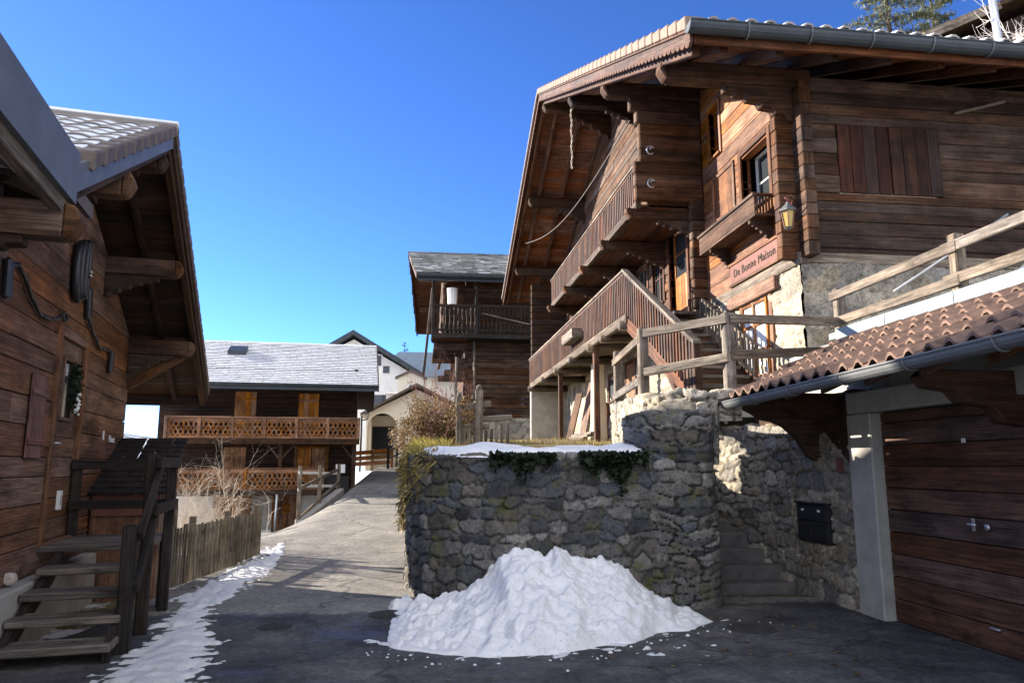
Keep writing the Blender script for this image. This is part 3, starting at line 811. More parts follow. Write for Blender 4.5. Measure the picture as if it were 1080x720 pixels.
def slush(x, y):
    fr = np.interp(x, [-.45, -.15, .3, .6, 1.2, 2.0, 2.6, 3.2], [7.3, 6.8, 6.58, 6.52, 6.53, 6.9, 7.3, 7.7])
    return .10 - np.abs(y - fr - .05) * 1.1 - .4 * np.clip(np.abs(x - 1.35) - 1.5, 0, 5)
snowpatch('snow_slush', -.5, 3.3, 6.1, 8.0, slush, 57, 'grey slush and thin ice along the front edge of the snow pile', .02, .02)
# ------------------------------------------------------------------ the big log chalet on the right
CX, CY = 5.49, 9.9                # near corner of the facade
chalet = thing('log_chalet', 'large dark log chalet with balconies and an outside stair on the right', 'chalet', (CX, CY, 2.3))
FW = frame((CX, 0, 0), (0, 1, 0), (-1, 0, 0))      # facade: local x = world Y, y = outward
RW = frame((0, CY, 0), (1, 0, 0), (0, -1, 0))      # wall facing the road: local x = world X
YE, ZE = 8.34, 7.22               # near eave edge (top of tiles)
YR, ZR = 20.3, 12.62              # ridge
YF, ZF = 29.9, 8.46               # far eave
XV = 3.30                         # verge
def roofz(y): return ZE + (ZR - ZE) * (y - YE) / (YR - YE) if y < YR else ZR + (ZF - ZR) * (y - YR) / (YF - YR)
TH = .42                          # roof build-up measured vertically
ZS = 4.58                         # top of the stone storey
YEND = 28.2
def gclip(z):
    zz = z + TH
    lo = YE + (zz - ZE) / (ZR - ZE) * (YR - YE)
    hi = YR + (zz - ZR) / (ZF - ZR) * (YF - YR)
    return max(CY, lo), min(YEND, hi)
# facade openings: u0,u1,z0,z1
OPN = [(10.66, 11.66, 5.86, 6.90), (12.5, 12.98, 7.40, 8.36), (14.42, 15.5, 4.62, 6.72), (15.95, 16.7, 5.30, 6.55), (17.15, 18.0, 5.3, 6.45), (20.0, 20.9, 5.3, 6.45), (15.2, 16.2, 6.86, 8.6)]
m = MB(FW); logwall(m, 13.55, YEND, ZS, 13, h=.22, th=.16, openings=OPN, clip=gclip, split=5, jit=.012)
m.build('facade_log', M['old'], chalet, bevel=.018)
m = MB(FW); logwall(m, CY, 13.42, ZS, 7.34, h=.3, th=.16, openings=OPN, clip=gclip, split=0, jit=.004)
m.build('facade_panelling', M['warm'], chalet, bevel=.006)
m = MB(FW); logwall(m, CY, 13.42, 7.34, 13, h=.28, th=.16, openings=OPN, clip=gclip, split=0, jit=.004)
m.build('upper_panelling', M['orange'], chalet, bevel=.006)
# dark backing so that openings and joints never show daylight
m = MB(FW)
zc = 11.9
poly = [(CY + .2, 2.0), (YEND, 2.0), (YEND, roofz(YEND) - TH), (YR, ZR - TH - .05), (CY + .2, roofz(CY + .2) - TH)]
m.prism(poly, (0, -.30, 0), (1, 0, 0), (0, 0, 1), (0, -.05, 0))
m.build('inner_wall', M['midwall'], chalet)
# stone storey
rubble('stone_storey', [(CX, YEND), (CX, CY)], 1.9, ZS - .03, cell=(.34, .2), depth=.03, res=.04, seed=21, pal=[(.40, .36, .27), (.34, .31, .245), (.44, .39, .30), (.29, .26, .21)], mortar=(.38, .34, .265),
       mat=M['stone'], parent=chalet, cap=0)
rubble('stone_storey', [(CX, CY), (14.2, CY)], 1.9, ZS - .03, cell=(.34, .2), depth=.028, res=.035, seed=22, pal=PAL_BASE, mortar=(.36, .34, .29), parent=chalet, cap=0)
# wall facing the road
RO = [(6.2, 7.88, 5.62, 6.72)]
m = MB(RW); logwall(m, CX, 14.2, ZS, roofz(CY) - TH + .02, h=.20, th=.16, openings=RO, split=0, jit=.012)
m.build('side_log', M['side'], chalet, bevel=.007)
m = MB(); m.box(CX - .04, 14.2, CY - .035, CY + .1, ZS - .06, ZS + .10); m.build('sill_beam', M['grey'], chalet, bevel=.012)
m = MB(); m.box(CX - .05, CX + .1, CY - .04, YEND, ZS - .08, ZS + .1); m.build('sill_beam', M['grey'], chalet, bevel=.012)
# interlocking log ends at the corner and along the cross walls
def logends(y, z0, z1, out, w=.17, h=.20, mat='old', along='x'):
    mb = MB(); z = z0
    while z < z1 - .04:
        hh = min(h * R.uniform(.88, 1.12), z1 - z); o = out * R.uniform(.96, 1.03)
        if along == 'x': mb.box(CX - o, CX + .02, y - w / 2, y + w / 2, z + .004, z + hh - .004, grain=(1, 0, 0))
        else: mb.box(CX - .004, CX + w, CY - o, CY + .02, z + .004, z + hh - .004, grain=(0, 1, 0))
        z += hh
    return mb
logends(CY + .09, ZS, roofz(CY) - TH - .1, .27).build('corner_log_end', M['old'], chalet, bevel=.01)
logends(0, ZS, roofz(CY) - TH - .25, .27, along='y').build('corner_log_end', M['old'], chalet, bevel=.01)
logends(13.5, ZS, 6.75, .28).build('cross_wall_end', M['old'], chalet, bevel=.022)
logends(21.2, ZS, 6.75, .28).build('cross_wall_end', M['old'], chalet, bevel=.022)
# log wing closing the near end of the balcony
m = MB(); z = 6.72; XW = 4.1
while z < 8.95:
    hh = .27 * R.uniform(.9, 1.12)
    x0 = XW + (0.0 if z < 7.3 else .10) - (0 if z < 8.3 else .42 * (z - 8.2)) + R.uniform(-.01, .01)
    m.box(x0, CX, 13.41, 13.58, z + .004, min(z + hh, 8.98) - .004, grain=(1, 0, 0)); z += hh
m.box(XW + .3, CX, 13.60, 13.66, 6.6, 7.0)
m.build('balcony_wing', M['old'], chalet, bevel=.025)
for (x, z) in ((4.42, 7.05), (4.42, 7.74)):
    m = MB(); pts = [(x + .075 * math.cos(a), 13.38, z + .085 * math.sin(a)) for a in np.linspace(.5, 5.6, 12)]
    m.tube(pts, .018, 6); m.tube([(x, 13.42, z + .03), (x, 13.34, z + .03)], .022, 6)
    m.build('iron_hook', M['steel'], chalet)
# far wing under the roof, down to the yard
m = MB(); z = 4.55
while z < 8.4:
    hh = .26 * R.uniform(.9, 1.1); m.box(4.15, CX, 27.45, 27.62, z + .004, z + hh - .004, grain=(1, 0, 0)); z += hh
m.build('far_wing', M['dark'], chalet, bevel=.025)
m = MB(); m.box(4.12, CX, 27.42, 27.7, 2.0, 4.53); m.build('wing_base', M['base'], chalet, bevel=.02)

# windows, doors
window(FW, *OPN[0], chalet, M['red'], M['whitepaint'], 2, 2, rec=.30, w=.10)
window(FW, *OPN[1], chalet, M['orange'], M['whitepaint'], 1, 2, rec=.22, w=.07)
window(FW, *OPN[3], chalet, M['red'], M['red'], 2, 2, rec=.08, w=.08)
window(FW, *OPN[4], chalet, M['warm'], M['grey'], 2, 2, rec=.08, w=.08)
window(FW, *OPN[5], chalet, M['warm'], M['red'], 2, 2, rec=.08, w=.08)
def door(fr, u0, u1, z0, z1, case, leaf, glass=.45, rec=.10, label=None):
    c = casing(fr, u0, u1, z0, z1, .10, .035, .12).build('door', case, chalet, bevel=.006)
    if label: c['label'] = label
    d = MB(fr); zz = z0 + (z1 - z0) * (1 - glass) if glass else z1
    n = 5
    for k in range(n):
        a = u0 + (u1 - u0) * k / n; b = u0 + (u1 - u0) * (k + 1) / n
        d.box(a + .003, b - .003, -rec - .05, -rec, z0 + .02, zz)
    if glass:
        d.box(u0, u0 + .10, -rec - .045, -rec + .005, zz, z1); d.box(u1 - .10, u1, -rec - .045, -rec + .005, zz, z1); d.box(u0, u1, -rec - .045, -rec + .006, z1 - .1, z1)
        d.box(u0 + .1, u1 - .1, -rec - .03, -rec, zz + (z1 - zz) * .45, zz + (z1 - zz) * .45 + .03)
    d.build('door_leaf', leaf, c, bevel=.004)
    if glass:
        p = MB(fr); p.box(u0 + .1, u1 - .1, -rec - .03, -rec - .02, zz, z1 - .1); p.build('pane', M['glass'], c)
        q = MB(fr); q.box(u0 + .12, u1 - .12, -rec - .06, -rec - .05, zz + .05, z1 - .12); q.build('curtain', M['curtain'], c)
    h = MB(fr); h.tube([(u0 + .09, -rec, z0 + .98), (u0 + .09, -rec + .06, z0 + .98), (u0 + .20, -rec + .06, z0 + .98)], .013, 6); h.build('handle', M['iron'], c)
door(FW, *OPN[2], M['red'], M['orange'], .5, .09)
door(FW, *OPN[6], M['red'], M['warm'], 0, .08)
# shuttered panel left of the window
c = casing(FW, 12.02, 12.86, 5.94, 6.92, .07, .03, .0); c.box(12.02, 12.86, .0, .012, 5.94, 6.92)
c.build('blind_panel', M['warm'], chalet, bevel=.006)
# carved inscription board
m = MB(FW); m.box(10.35, 12.2, .02, .065, 4.74, 5.06); board = m.build('inscription_board', M['redpaint'], chalet, bevel=.006)
m = MB(FW); m.box(10.31, 12.24, .0, .085, 5.06, 5.11); m.box(10.31, 12.24, .0, .085, 4.69, 4.74); m.build('moulding', M['warm'], board, bevel=.004)
def text_obj(txt, size, mat, parent, M4, ext=.006, name='lettering'):
    cu = bpy.data.curves.new('lettering', 'FONT'); cu.body = txt; cu.size = size; cu.extrude = ext; cu.align_x = 'CENTER'; cu.align_y = 'CENTER'; cu.space_character = 1.08
    ob = bpy.data.objects.new('tmp', cu); COL.objects.link(ob)
    dg = bpy.context.evaluated_depsgraph_get(); me = bpy.data.meshes.new_from_object(ob.evaluated_get(dg))
    bpy.data.objects.remove(ob); me.transform(M4); me.materials.clear()
    return link_mesh(name, me, mat, parent)
# read from the street: text runs towards the viewer's right (world -Y), up is Z, faces -X
TM = Matrix(((0, 0, -1, CX - .068), (-1, 0, 0, 11.28), (0, 1, 0, 4.895), (0, 0, 0, 1)))
text_obj('De Bonne Maison', .20, M['red'], board, TM)
# flower box on brackets
m = MB(FW)
m.box(10.45, 12.75, .02, .40, 5.42, 5.46)
m.box(10.45, 12.75, .375, .40, 5.46, 5.74); m.box(10.43, 12.77, .36, .43, 5.74, 5.79)
for k in range(7): m.box(10.455, 10.48, .03 + k * .05, .06 + k * .05, 5.46, 5.74); m.box(12.72, 12.745, .03 + k * .05, .06 + k * .05, 5.46, 5.74)
m.box(10.44, 10.49, .02, .40, 5.74, 5.785); m.box(12.71, 12.76, .02, .40, 5.74, 5.785)
fb = m.build('flower_box', M['old'], chalet, bevel=.005)
for u in (10.7, 12.3):
    m = MB(FW); corbel(m, (u, .02, 5.42), (0, 1, 0), .36, .40, .07, (1, 0, 0)); m.build('bracket', M['dark'], fb)
# window of the stone storey with lintel
c = casing(FW, 10.88, 11.84, 3.0, 4.26, .11, .05, .05).build('window', M['warm'], chalet, bevel=.006)
m = MB(FW)
for u in (10.90, 11.36, 11.78): m.box(u, u + .055, .045, .075, 3.0, 4.24)
for z in (3.0, 3.42, 3.84, 4.2): m.box(10.9, 11.83, .05, .07, z, z + .035)
m.build('sash', M['orange'], c)
m = MB(FW); m.box(10.9, 11.83, .03, .04, 3.0, 4.24); m.build('pane', M['curtain'], c)
m = MB(FW); m.box(10.55, 12.35, .02, .10, 4.28, 4.50); m.build('lintel', M['warm'], chalet, bevel=.012)
# openings of the stone storey below the gallery
for (a, b, z0, z1, leaf) in ((18.3, 19.1, 2.35, 4.2, 'orange'), (21.2, 22.0, 2.35, 3.3, 'orange')):
    c = casing(FW, a, b, z0, z1, .1, .07, .02).build('door', M['red'], chalet, bevel=.006)
    m = MB(FW); m.box(a, b, .03, .05, z0, z1); m.build('door_leaf', M[leaf], c)
c = casing(FW, 20.3, 20.9, 3.4, 4.1, .09, .07, .02).build('window', M['red'], chalet, bevel=.006)
m = MB(FW); m.box(20.3, 20.9, .03, .04, 3.4, 4.1); m.build('pane', M['glass'], c)

# double shutter on the road side
for s, (a, b) in enumerate(((6.2, 7.03), (7.05, 7.88))):
    m = MB(RW)
    for k in range(4):
        p = a + (b - a) * k / 4; q = a + (b - a) * (k + 1) / 4; m.box(p + .003, q - .003, -.02, .02 + .004 * (k % 2), 5.63, 6.71)
    m.build('shutter', M['shutterold'] if s else M['shutterred'], chalet, bevel=.004)
m = MB(RW); m.beam((8.15, .06, 6.98), (8.95, .16, 7.18), .05, .03); m.build('loose_batten', M['grey'], chalet)

# ---- roof
def P3(x, y, dz=0): return (x, y, roofz(y) + dz)
XR = 14.6
m = MB()
for (ya, yb) in ((YE + .06, YR), (YR, YF - .04)):
    n = int(abs(yb - ya) / .21)
    for k in range(n):
        a = ya + (yb - ya) * k / n; b = ya + (yb - ya) * (k + 1) / n
        za, zb = roofz(a), roofz(b)
        g = .006 if True else 0
        m.hexa([(XV + .10, a + g * .3, za - .20), (XR, a + g * .3, za - .20), (XR, b - g * .3, zb - .20), (XV + .10, b - g * .3, zb - .20),
                (XV + .10, a + g * .3, za - .17), (XR, a + g * .3, za - .17), (XR, b - g * .3, zb - .17), (XV + .10, b - g * .3, zb - .17)], grain=(1, 0, 0))
roof = m.build('roof', M['soffit'], chalet)
def slope_beam(mb, x0, x1, ya, yb, d0, d1):
    mb.hexa([P3(x0, ya, d0), P3(x1, ya, d0), P3(x1, yb, d0), P3(x0, yb, d0), P3(x0, ya, d1), P3(x1, ya, d1), P3(x1, yb, d1), P3(x0, yb, d1)])
m = MB()
for x in np.arange(XV + .55, XR - .2, .78):
    slope_beam(m, x, x + .11, YE + .28, YR - .02, -.37, -.204); slope_beam(m, x, x + .11, YR + .02, YF - .25, -.37, -.204)
m.build('rafter', M['red'], roof, bevel=.008)
# verge boards with a scalloped lower edge
m = MB()
for (ya, yb) in ((YE + .02, YR), (YR, YF - .02)):
    slope_beam(m, XV + .03, XV + .07, ya, yb, -.30, -.04)
    L = abs(yb - ya); n = int(L / .17)
    for k in range(n):
        a = ya + (yb - ya) * k / n; b = ya + (yb - ya) * (k + 1) / n
        c = (a + b) / 2; r = (b - a) / 2
        zz = roofz(c); sl = (roofz(b) - roofz(a)) / (b - a)
        pts = [(r * math.cos(t), -.30 + sl * r * math.cos(t) - .075 * math.sin(t)) for t in np.linspace(0, math.pi, 7)]
        m.prism([(p[0], p[1]) for p in pts], (XV + .02, c, zz), (0, 1, 0), (0, 0, 1), (.04, 0, 0), tint=.5)
    slope_beam(m, XV - .005, XV + .05, ya, yb, -.16, -.02)
m.build('verge_board', M['red'], roof)
# second verge rafter just behind, on the near slope
m = MB(); slope_beam(m, XV + .16, XV + .27, YE + .30, YR, -.44, -.206); slope_beam(m, XV + .16, XV + .27, YR, YF - .2, -.44, -.206)
m.build('verge_rafter', M['red'], roof, bevel=.01)
# tiles: verge tiles as single pieces, rolled tiles with snow over the slope
m = MB()
n = int((YR - YE) / .33)
for k in range(n):
    a = YE + (YR - YE) * k / n; b = YE + (YR - YE) * (k + 1) / n - .035
    m.hexa([(XV - .035, a, roofz(a) - .13), (XV + .22, a, roofz(a) - .03), (XV + .22, b, roofz(b) - .03), (XV - .035, b, roofz(b) - .13),
            (XV - .035, a, roofz(a) + .065), (XV + .22, a, roofz(a) + .065), (XV + .22, b, roofz(b) + .025), (XV - .035, b, roofz(b) + .025)])
m.build('verge_tile', M['vergetile'], roof, bevel=.012)
m = MB(); n = int((YF - YR) / .33)
for k in range(n):
    a = YR + (YF - YR) * k / n - .03; b = YR + (YF - YR) * (k + 1) / n
    m.hexa([(XV - .035, a, roofz(a) - .13), (XV + .22, a, roofz(a) - .03), (XV + .22, b, roofz(b) - .03), (XV - .035, b, roofz(b) - .13),
            (XV - .035, a, roofz(a) + .025), (XV + .22, a, roofz(a) + .025), (XV + .22, b, roofz(b) + .065), (XV - .035, b, roofz(b) + .065)])
m.build('verge_tile', M['tilegrey'], roof, bevel=.01)
def rolled(mb, xs0, xs1, ya, yb, zf, step=.24, course=.33, flip=False, th=.02, thin=.0):
    """interlocking rolled tiles: every course a row of rounded ribs"""
    nx = int((xs1 - xs0) / step); ny = max(1, int(abs(yb - ya) / course))
    prof = [(0, .0), (.30, .0), (.40, .035), (.55, .062), (.75, .062), (.90, .035), (1.0, .0)]
    for j in range(ny):
        a = ya + (yb - ya) * j / ny; b = ya + (yb - ya) * (j + 1) / ny + (yb - ya) / abs(yb - ya) * .04
        for i in range(nx):
            x = xs0 + i * step; t = R.random(); dz = R.uniform(-.004, .004)
            vs = []
            for (yy, up) in ((a, .035), (b, .0)):
                for (p, h) in prof: vs.append((x + p * step, yy, zf(yy) + h + up + dz))
            k = len(prof)
            vs += [(v[0], v[1], v[2] - th - .012) for v in vs[:k]]
            fs = [(q, q + 1, k + q + 1, k + q) for q in range(k - 1)] + [(q, 2 * k + q, 2 * k + q + 1, q + 1) for q in range(k - 1)]
            mb.add(vs, fs, (0, 1, 0), t, smooth=False)
m = MB(); rolled(m, XV + .2, XR, YE + .02, YR, roofz, .26, .36)
m.build('roof_tile', M['snowtile2'], roof, recalc=False)
m = MB(); slope_beam(m, XV + .2, XR, YE + .05, YR, -.16, -.03); slope_beam(m, XV + .2, XR, YR, YF, -.16, .02); m.build('underlay', M['tilegrey'], roof)
# gutter
def gutter(mb, pts, r, n=9):
    pts = [Vector(p) for p in pts]; vs = []; fs = []
    d = (pts[-1] - pts[0]).normalized(); sx = Vector((d.y, -d.x, 0)).normalized()
    for p in pts:
        for k in range(n):
            th = math.pi * k / (n - 1)
            vs.append(p + sx * r * math.cos(th) - Vector((0, 0, 1)) * r * 1.05 * math.sin(th))
        for k in range(n):
            th = math.pi * (n - 1 - k) / (n - 1)
            vs.append(p + sx * (r - .008) * math.cos(th) - Vector((0, 0, 1)) * (r - .008) * 1.05 * math.sin(th))
    k = 2 * n
    for i in range(len(pts) - 1):
        for q in range(k): fs.append((i * k + q, i * k + (q + 1) % k, (i + 1) * k + (q + 1) % k, (i + 1) * k + q))
    fs += [tuple(range(k))[::-1], tuple(range((len(pts) - 1) * k, len(pts) * k))]
    mb.add(vs, fs, d, .5)
    for q in (pts[0], pts[-1]):
        vv = [q + sx * (r - .004) * math.cos(math.pi * i / (n - 1)) - Vector((0, 0, 1)) * (r - .004) * 1.05 * math.sin(math.pi * i / (n - 1)) for i in range(n)]
        vv2 = [v + d * .006 for v in vv]
        mb.add(vv + vv2, [tuple(range(n)), tuple(range(n, 2 * n))[::-1]] + [(i, (i + 1) % n, n + (i + 1) % n, n + i) for i in range(n)], d, .5)
m = MB(); gz = ZE - .085
gutter(m, [(XV - .02, YE - .055, gz), (XR, YE - .055, gz - .03)], .115)
m.tube([(XV - .02, YE - .172, gz + .004), (XR, YE - .172, gz - .026)], .013, 6)
gt = m.build('gutter', M['zincdark'], roof)
m = MB()
for x in np.arange(XV + .75, XR, .85):
    pts = [(x + .02 * (1 - math.cos(t)), YE - .055 - .122 * math.cos(t), gz - .015 - .125 * math.sin(t)) for t in np.linspace(-.1, math.pi, 8)]
    m.tube(pts, .011, 5)
m.build('gutter_hook', M['zinc'], roof)
m = MB(); m.box(XV + .1, XR, YE + .06, YE + .10, ZE - .27, ZE - .10); m.build('eave_board', M['red'], roof)
# purlins and carved brackets
def purlin(y, x0, r=.13, h=.30, mat='old', dz=-.02):
    mb = MB(); z1 = roofz(y) - .37 + dz
    mb.box(x0, CX + .3, y - r, y + r, z1 - h, z1); mb.prism([(0, 0), (-.10, .0), (-.12, -h * .45), (-.05, -h * .85), (0, -h)], (x0, y - r, z1), (1, 0, 0), (0, 0, 1), (0, 2 * r, 0))
    return mb, z1 - h
for (y, x0, cl, ch) in ((CY + .02, XV + .25, 1.05, .62), (13.5, XV + .3, .85, .55), (17.0, XV + .35, 1.0, .6), (YR, XV + .25, 1.25, .9), (24.0, XV + .35, 1.0, .6), (27.5, XV + .35, 1.0, .55)):
    mb, zb = purlin(y, x0)
    p = mb.build('purlin', M['dark'] if y > 15 else M['old'], roof, bevel=.03)
    m = MB(); corbel(m, (CX, y, zb - .003), (-1, 0, 0), cl, ch, .20, (0, 1, 0)); m.build('carved_bracket', M['dark'] if y > 13 else M['old'], p, bevel=.012)

# ---- balcony
XB = 4.20
m = MB()
for k in range(7): m.box(XB + .02 + k * .185, XB + .02 + (k + 1) * .185 - .008, 13.6, 23.1, 6.64, 6.69, grain=(0, 1, 0))
balc = m.build('balcony', M['red'], chalet, bevel=.004)
for y in (13.75, 15.9, 18.1, 20.3, 22.9):
    m = MB(); m.box(XB - .1, CX, y - .1, y + .1, 6.42, 6.635); m.prism([(0, 0), (0, -.22), (-.05, -.2), (-.12, -.08), (-.12, 0)], (XB - .1, y - .1, 6.635), (1, 0, 0), (0, 0, 1), (0, .2, 0))
    corbel(m, (CX, y, 6.418), (-1, 0, 0), .85, .45, .17, (0, 1, 0))
    m.build('support_beam', M['old'], balc, bevel=.015)
m = MB(); m.box(XB - .05, XB + .06, 13.58, 23.15, 6.60, 6.76); m.build('edge_beam', M['greydark'], balc, bevel=.01)
m = MB(); railing(None, (XB, 13.6, 6.74), (XB, 23.1, 6.74), .72, m, .11, .07, .14, .066); railing(None, (XB, 23.1, 6.74), (CX, 23.1, 6.74), .72, m, .1, .07, .125, .088)
m.build('railing', M['red'], balc)
m = MB()
for k in range(5): a = 13.6 + 1.9 * k; m.beam((XB - .03, a, 7.49), (XB - .03, a + 1.9, 7.49 + R.uniform(-.01, .01)), .10, .045)
m.build('hand_rail', M['grey'], balc)

# ---- gallery
XG = 4.10; GZ = 4.58
m = MB()
for k in range(7): m.box(XG + .02 + k * .195, XG + .02 + (k + 1) * .195 - .01, 14.25, 27.4, GZ - .06, GZ, grain=(0, 1, 0))
m.box(4.9, CX - .06, 13.7, 14.25, GZ - .06, GZ)
gal = m.build('gallery', M['grey'], chalet, bevel=.004)
for y in (14.4, 16.0, 17.3, 19.5, 21.8, 24.2, 27.2):
    m = MB(); m.tube([(XG - .12, y, GZ - .19), (CX, y, GZ - .17)], .105, 8)
    m.build('support_beam', M['greydark'], gal)
m = MB(); m.box(XG - .04, XG + .07, 14.2, 27.45, GZ - .16, GZ + .04); m.build('edge_beam', M['greydark'], gal, bevel=.012)
m = MB(); railing(None, (XG, 14.22, GZ + .03), (XG, 27.4, GZ + .03), .84, m, .10, .07, .14, .062)
m.build('railing', M['red'], gal)
m = MB()
for k in range(6): a = 14.2 + 2.2 * k; m.beam((XG - .02, a, GZ + .92), (XG - .02, a + 2.2, GZ + .92 + R.uniform(-.012, .012)), .11, .045)
m.build('hand_rail', M['grey'], gal)
for y, zb in ((17.25, 2.1), (21.8, 2.2)):
    m = MB(); m.box(XG + .01, XG + .14, y - .065, y + .065, zb, GZ - .16); m.build('post', M['red'], gal, bevel=.01)
for y, h in ((18.9, .85), (22.6, .85)):
    m = MB(); m.box(XG - .03, XG + .05, y - .05, y + .05, GZ, GZ + h + .02); m.build('post', M['red'], gal, bevel=.01)
# flower trough hung on the gallery rail
t = MB(); t.box(XG - .30, XG - .06, 18.2, 19.6, GZ + .22, GZ + .25); t.box(XG - .31, XG - .285, 18.2, 19.6, GZ + .25, GZ + .46); t.box(XG - .075, XG - .05, 18.2, 19.6, GZ + .25, GZ + .46)
t.box(XG - .285, XG - .075, 18.2, 18.225, GZ + .25, GZ + .46); t.box(XG - .285, XG - .075, 19.575, 19.6, GZ + .25, GZ + .46)
tag(t.build('flower_trough', M['grey'], None, (XG - .18, 18.9, GZ + .22)), 'empty wooden flower trough hung outside the lower gallery rail', 'flower trough')
# pillars, stored boards below
t = MB(); t.prism([(0, 0), (.42, 0), (.36, 2.3), (.06, 2.3)], (4.62, 19.6, 2.1), (1, 0, 0), (0, 0, 1), (0, .34, 0)); t.build('pillar', M['plaster'], gal, bevel=.03)
# ---- stair
y0, z0_, y1, z1_ = 10.75, 2.46, 14.25, GZ
n = 11; st = None
for k in range(n):
    a = y0 + (y1 - y0) * k / n; z = z0_ + (z1_ - z0_) * (k + 1) / (n)
    m = MB(); m.box(XG + .06, 5.30, a - .03, a + .34, z - .06, z)
    if st is None:
        st = thing  # placeholder
        s = MB()
        for x in (XG + .0, 5.31):
            s.hexa([(x, y0 - .05, z0_ - .02), (x + .055, y0 - .05, z0_ - .02), (x + .055, y1, z1_ - .34), (x, y1, z1_ - .34), (x, y0 - .05, z0_ + .26), (x + .055, y0 - .05, z0_ + .26), (x + .055, y1, z1_ - .04), (x, y1, z1_ - .04)])
        st = s.build('staircase', M['red'], chalet, bevel=.008)
    m.build('tread', M['grey'], st, bevel=.008)
m = MB()
for k in range(n):
    a = y0 + (y1 - y0) * k / n; z = z0_ + (z1_ - z0_) * (k + 1) / n
    m.box(XG + .06, 5.30, a + .31, a + .325, z - .0, z + .13)
m.build('riser', M['brown'], st)
m = MB(); railing(None, (XG, y0 - .1, z0_ + .16), (XG, y1 - .02, z1_ + .03), .84, m, .10, .07, .14, .062); m.build('railing', M['red'], st)
m = MB(); railing(None, (5.36, y0 + .45, z0_ + .40), (5.36, y1 - .6, z1_ - .31), .62, m, .06, .05, .14, .05); m.build('railing', M['grey'], st)
m = MB(); m.beam((XG - .02, y0 - .28, z0_ + .95), (XG - .02, y1 + .02, z1_ + .94), .12, .05); m.build('hand_rail', M['grey'], st)
for x in (XG + .01,):
    m = MB(); m.box(x - .06, x + .06, y0 - .22, y0 - .10, z0_ - .05, z0_ + .98); m.build('newel_post', M['red'], st, bevel=.01)
m = MB(); m.beam((XG + .05, y0 + .5, 2.46), (XG + .05, y0 + 1.3, 3.2), .07, .09); m.beam((XG + .05, y0 + .95, 2.46), (XG + .05, y0 + .25, 3.0), .07, .09); m.build('brace', M['red'], st)

# ---- things leaning or hanging at the chalet
tg = 'boards stored below the gallery'
for (y, x, h, lean, w, lab) in ((21.2, 4.9, 1.9, .25, .3, 'orange board leaning below the gallery between the posts'), (20.3, 4.8, 2.1, -.2, .22, 'tall grey plank leaning below the gallery next to the pillar'), (22.4, 4.75, 1.6, .3, .26, 'short brown board leaning below the gallery near its far end')):
    m = MB(); m.beam((x - .25, y, 2.2), (x + .2, y + lean, 2.2 + h), w, .05)
    tag(m.build('leaning_board', M['warm'] if 'orange' in lab else M['grey'] if 'grey' in lab else M['brown'], None, (x - .25, y, 2.2), bevel=.005), lab, 'board', tg)
m = MB()
for k in range(3): m.beam((4.35 + .1 * k, 19.3, 2.3 + .07 * k), (4.3 + .08 * k, 21.4, 2.3 + .07 * k), .12, .06)
tag(m.build('timber_stack', M['grey'], None, (4.4, 20.3, 2.25), bevel=.005), 'low stack of grey timbers lying on the ground below the gallery', 'timber')
# chain below the ridge
t = MB(); zt = roofz(18.5) - .45; xx = XV + .62
for k in range(26):
    c = Vector((xx + .012 * math.sin(k), 18.5, zt - k * .075)); ax = Vector((1, 0, 0)) if k % 2 else Vector((0, 1, 0))
    pts = [c + ax * .020 * math.cos(a) + Vector((0, 0, .05 * math.sin(a))) for a in np.linspace(0, 2 * math.pi, 9)]
    t.tube(pts, .0075, 5, cap=False)
tag(t.build('hanging_chain', M['chain'], None, (xx, 18.5, zt)), 'grey chain hanging from the soffit below the ridge', 'chain')
# cable sagging under the eaves
t = MB(); a = Vector((4.05, 13.5, 8.40)); b = Vector((3.72, 25.9, 9.60)); pts = []
for k in range(21):
    u = k / 20; p = a.lerp(b, u); p.z -= .62 * math.sin(math.pi * u); pts.append(p)
t.tube(pts, .010, 5); tag(t.build('sagging_cable', M['rope'], None, tuple(a)), 'pale cable sagging from the balcony wing to the far eave', 'cable')
# wall lantern
t = thing('wall_lantern', 'yellow glass lantern with white roof on the log corner of the big chalet', 'lantern', (5.26, 9.42, 5.05))
lx, ly, lz = 5.15, 9.55, 4.93
m = MB(); m.lathe((lx, ly, lz), [(.06, 0), (.095, .22), (.098, .23)], 6); m.build('lamp_glass', M['lampglass'], t)
m = MB(); m.lathe((lx, ly, lz + .23), [(.135, 0), (.125, .025), (.055, .09), (.025, .115), (.02, .14)], 6); m.build('lamp_roof', M['zinc'], t)
m = MB(); m.lathe((lx, ly, lz - .03), [(.03, 0), (.068, .03)], 6); m.build('lamp_base', M['zinc'], t)
m = MB()
for k in range(6):
    a = 2 * math.pi * k / 6; m.tube([(lx + .062 * math.cos(a), ly + .062 * math.sin(a), lz), (lx + .1 * math.cos(a), ly + .1 * math.sin(a), lz + .23)], .008, 5)
m.tube([(lx, ly, lz + .36), (lx + .05, ly + .05, lz + .44), (lx + .15, ly + .12, lz + .44), (lx + .2, ly + .3, lz + .36)], .014, 6)
m.tube([(lx + .04, ly, lz + .38), (lx - .03, ly, lz + .44), (lx + .06, ly, lz + .48), (lx + .12, ly, lz + .42)], .012, 6)
m.box(lx + .14, lx + .26, ly + .34, ly + .375, lz + .2, lz + .5)
m.build('lamp_bracket', M['redpaint'], t)
# ------------------------------------------------------------------ chalet on the left, gable over the road
LA = rad(9.8); LP0 = Vector((-3.55, 7.16, 0))
left = thing('plank_chalet', 'brown plank chalet on the left with a wide gable roof and leather harness', 'chalet', LP0, 0, local=True)
left.rotation_euler = (0, 0, LA)
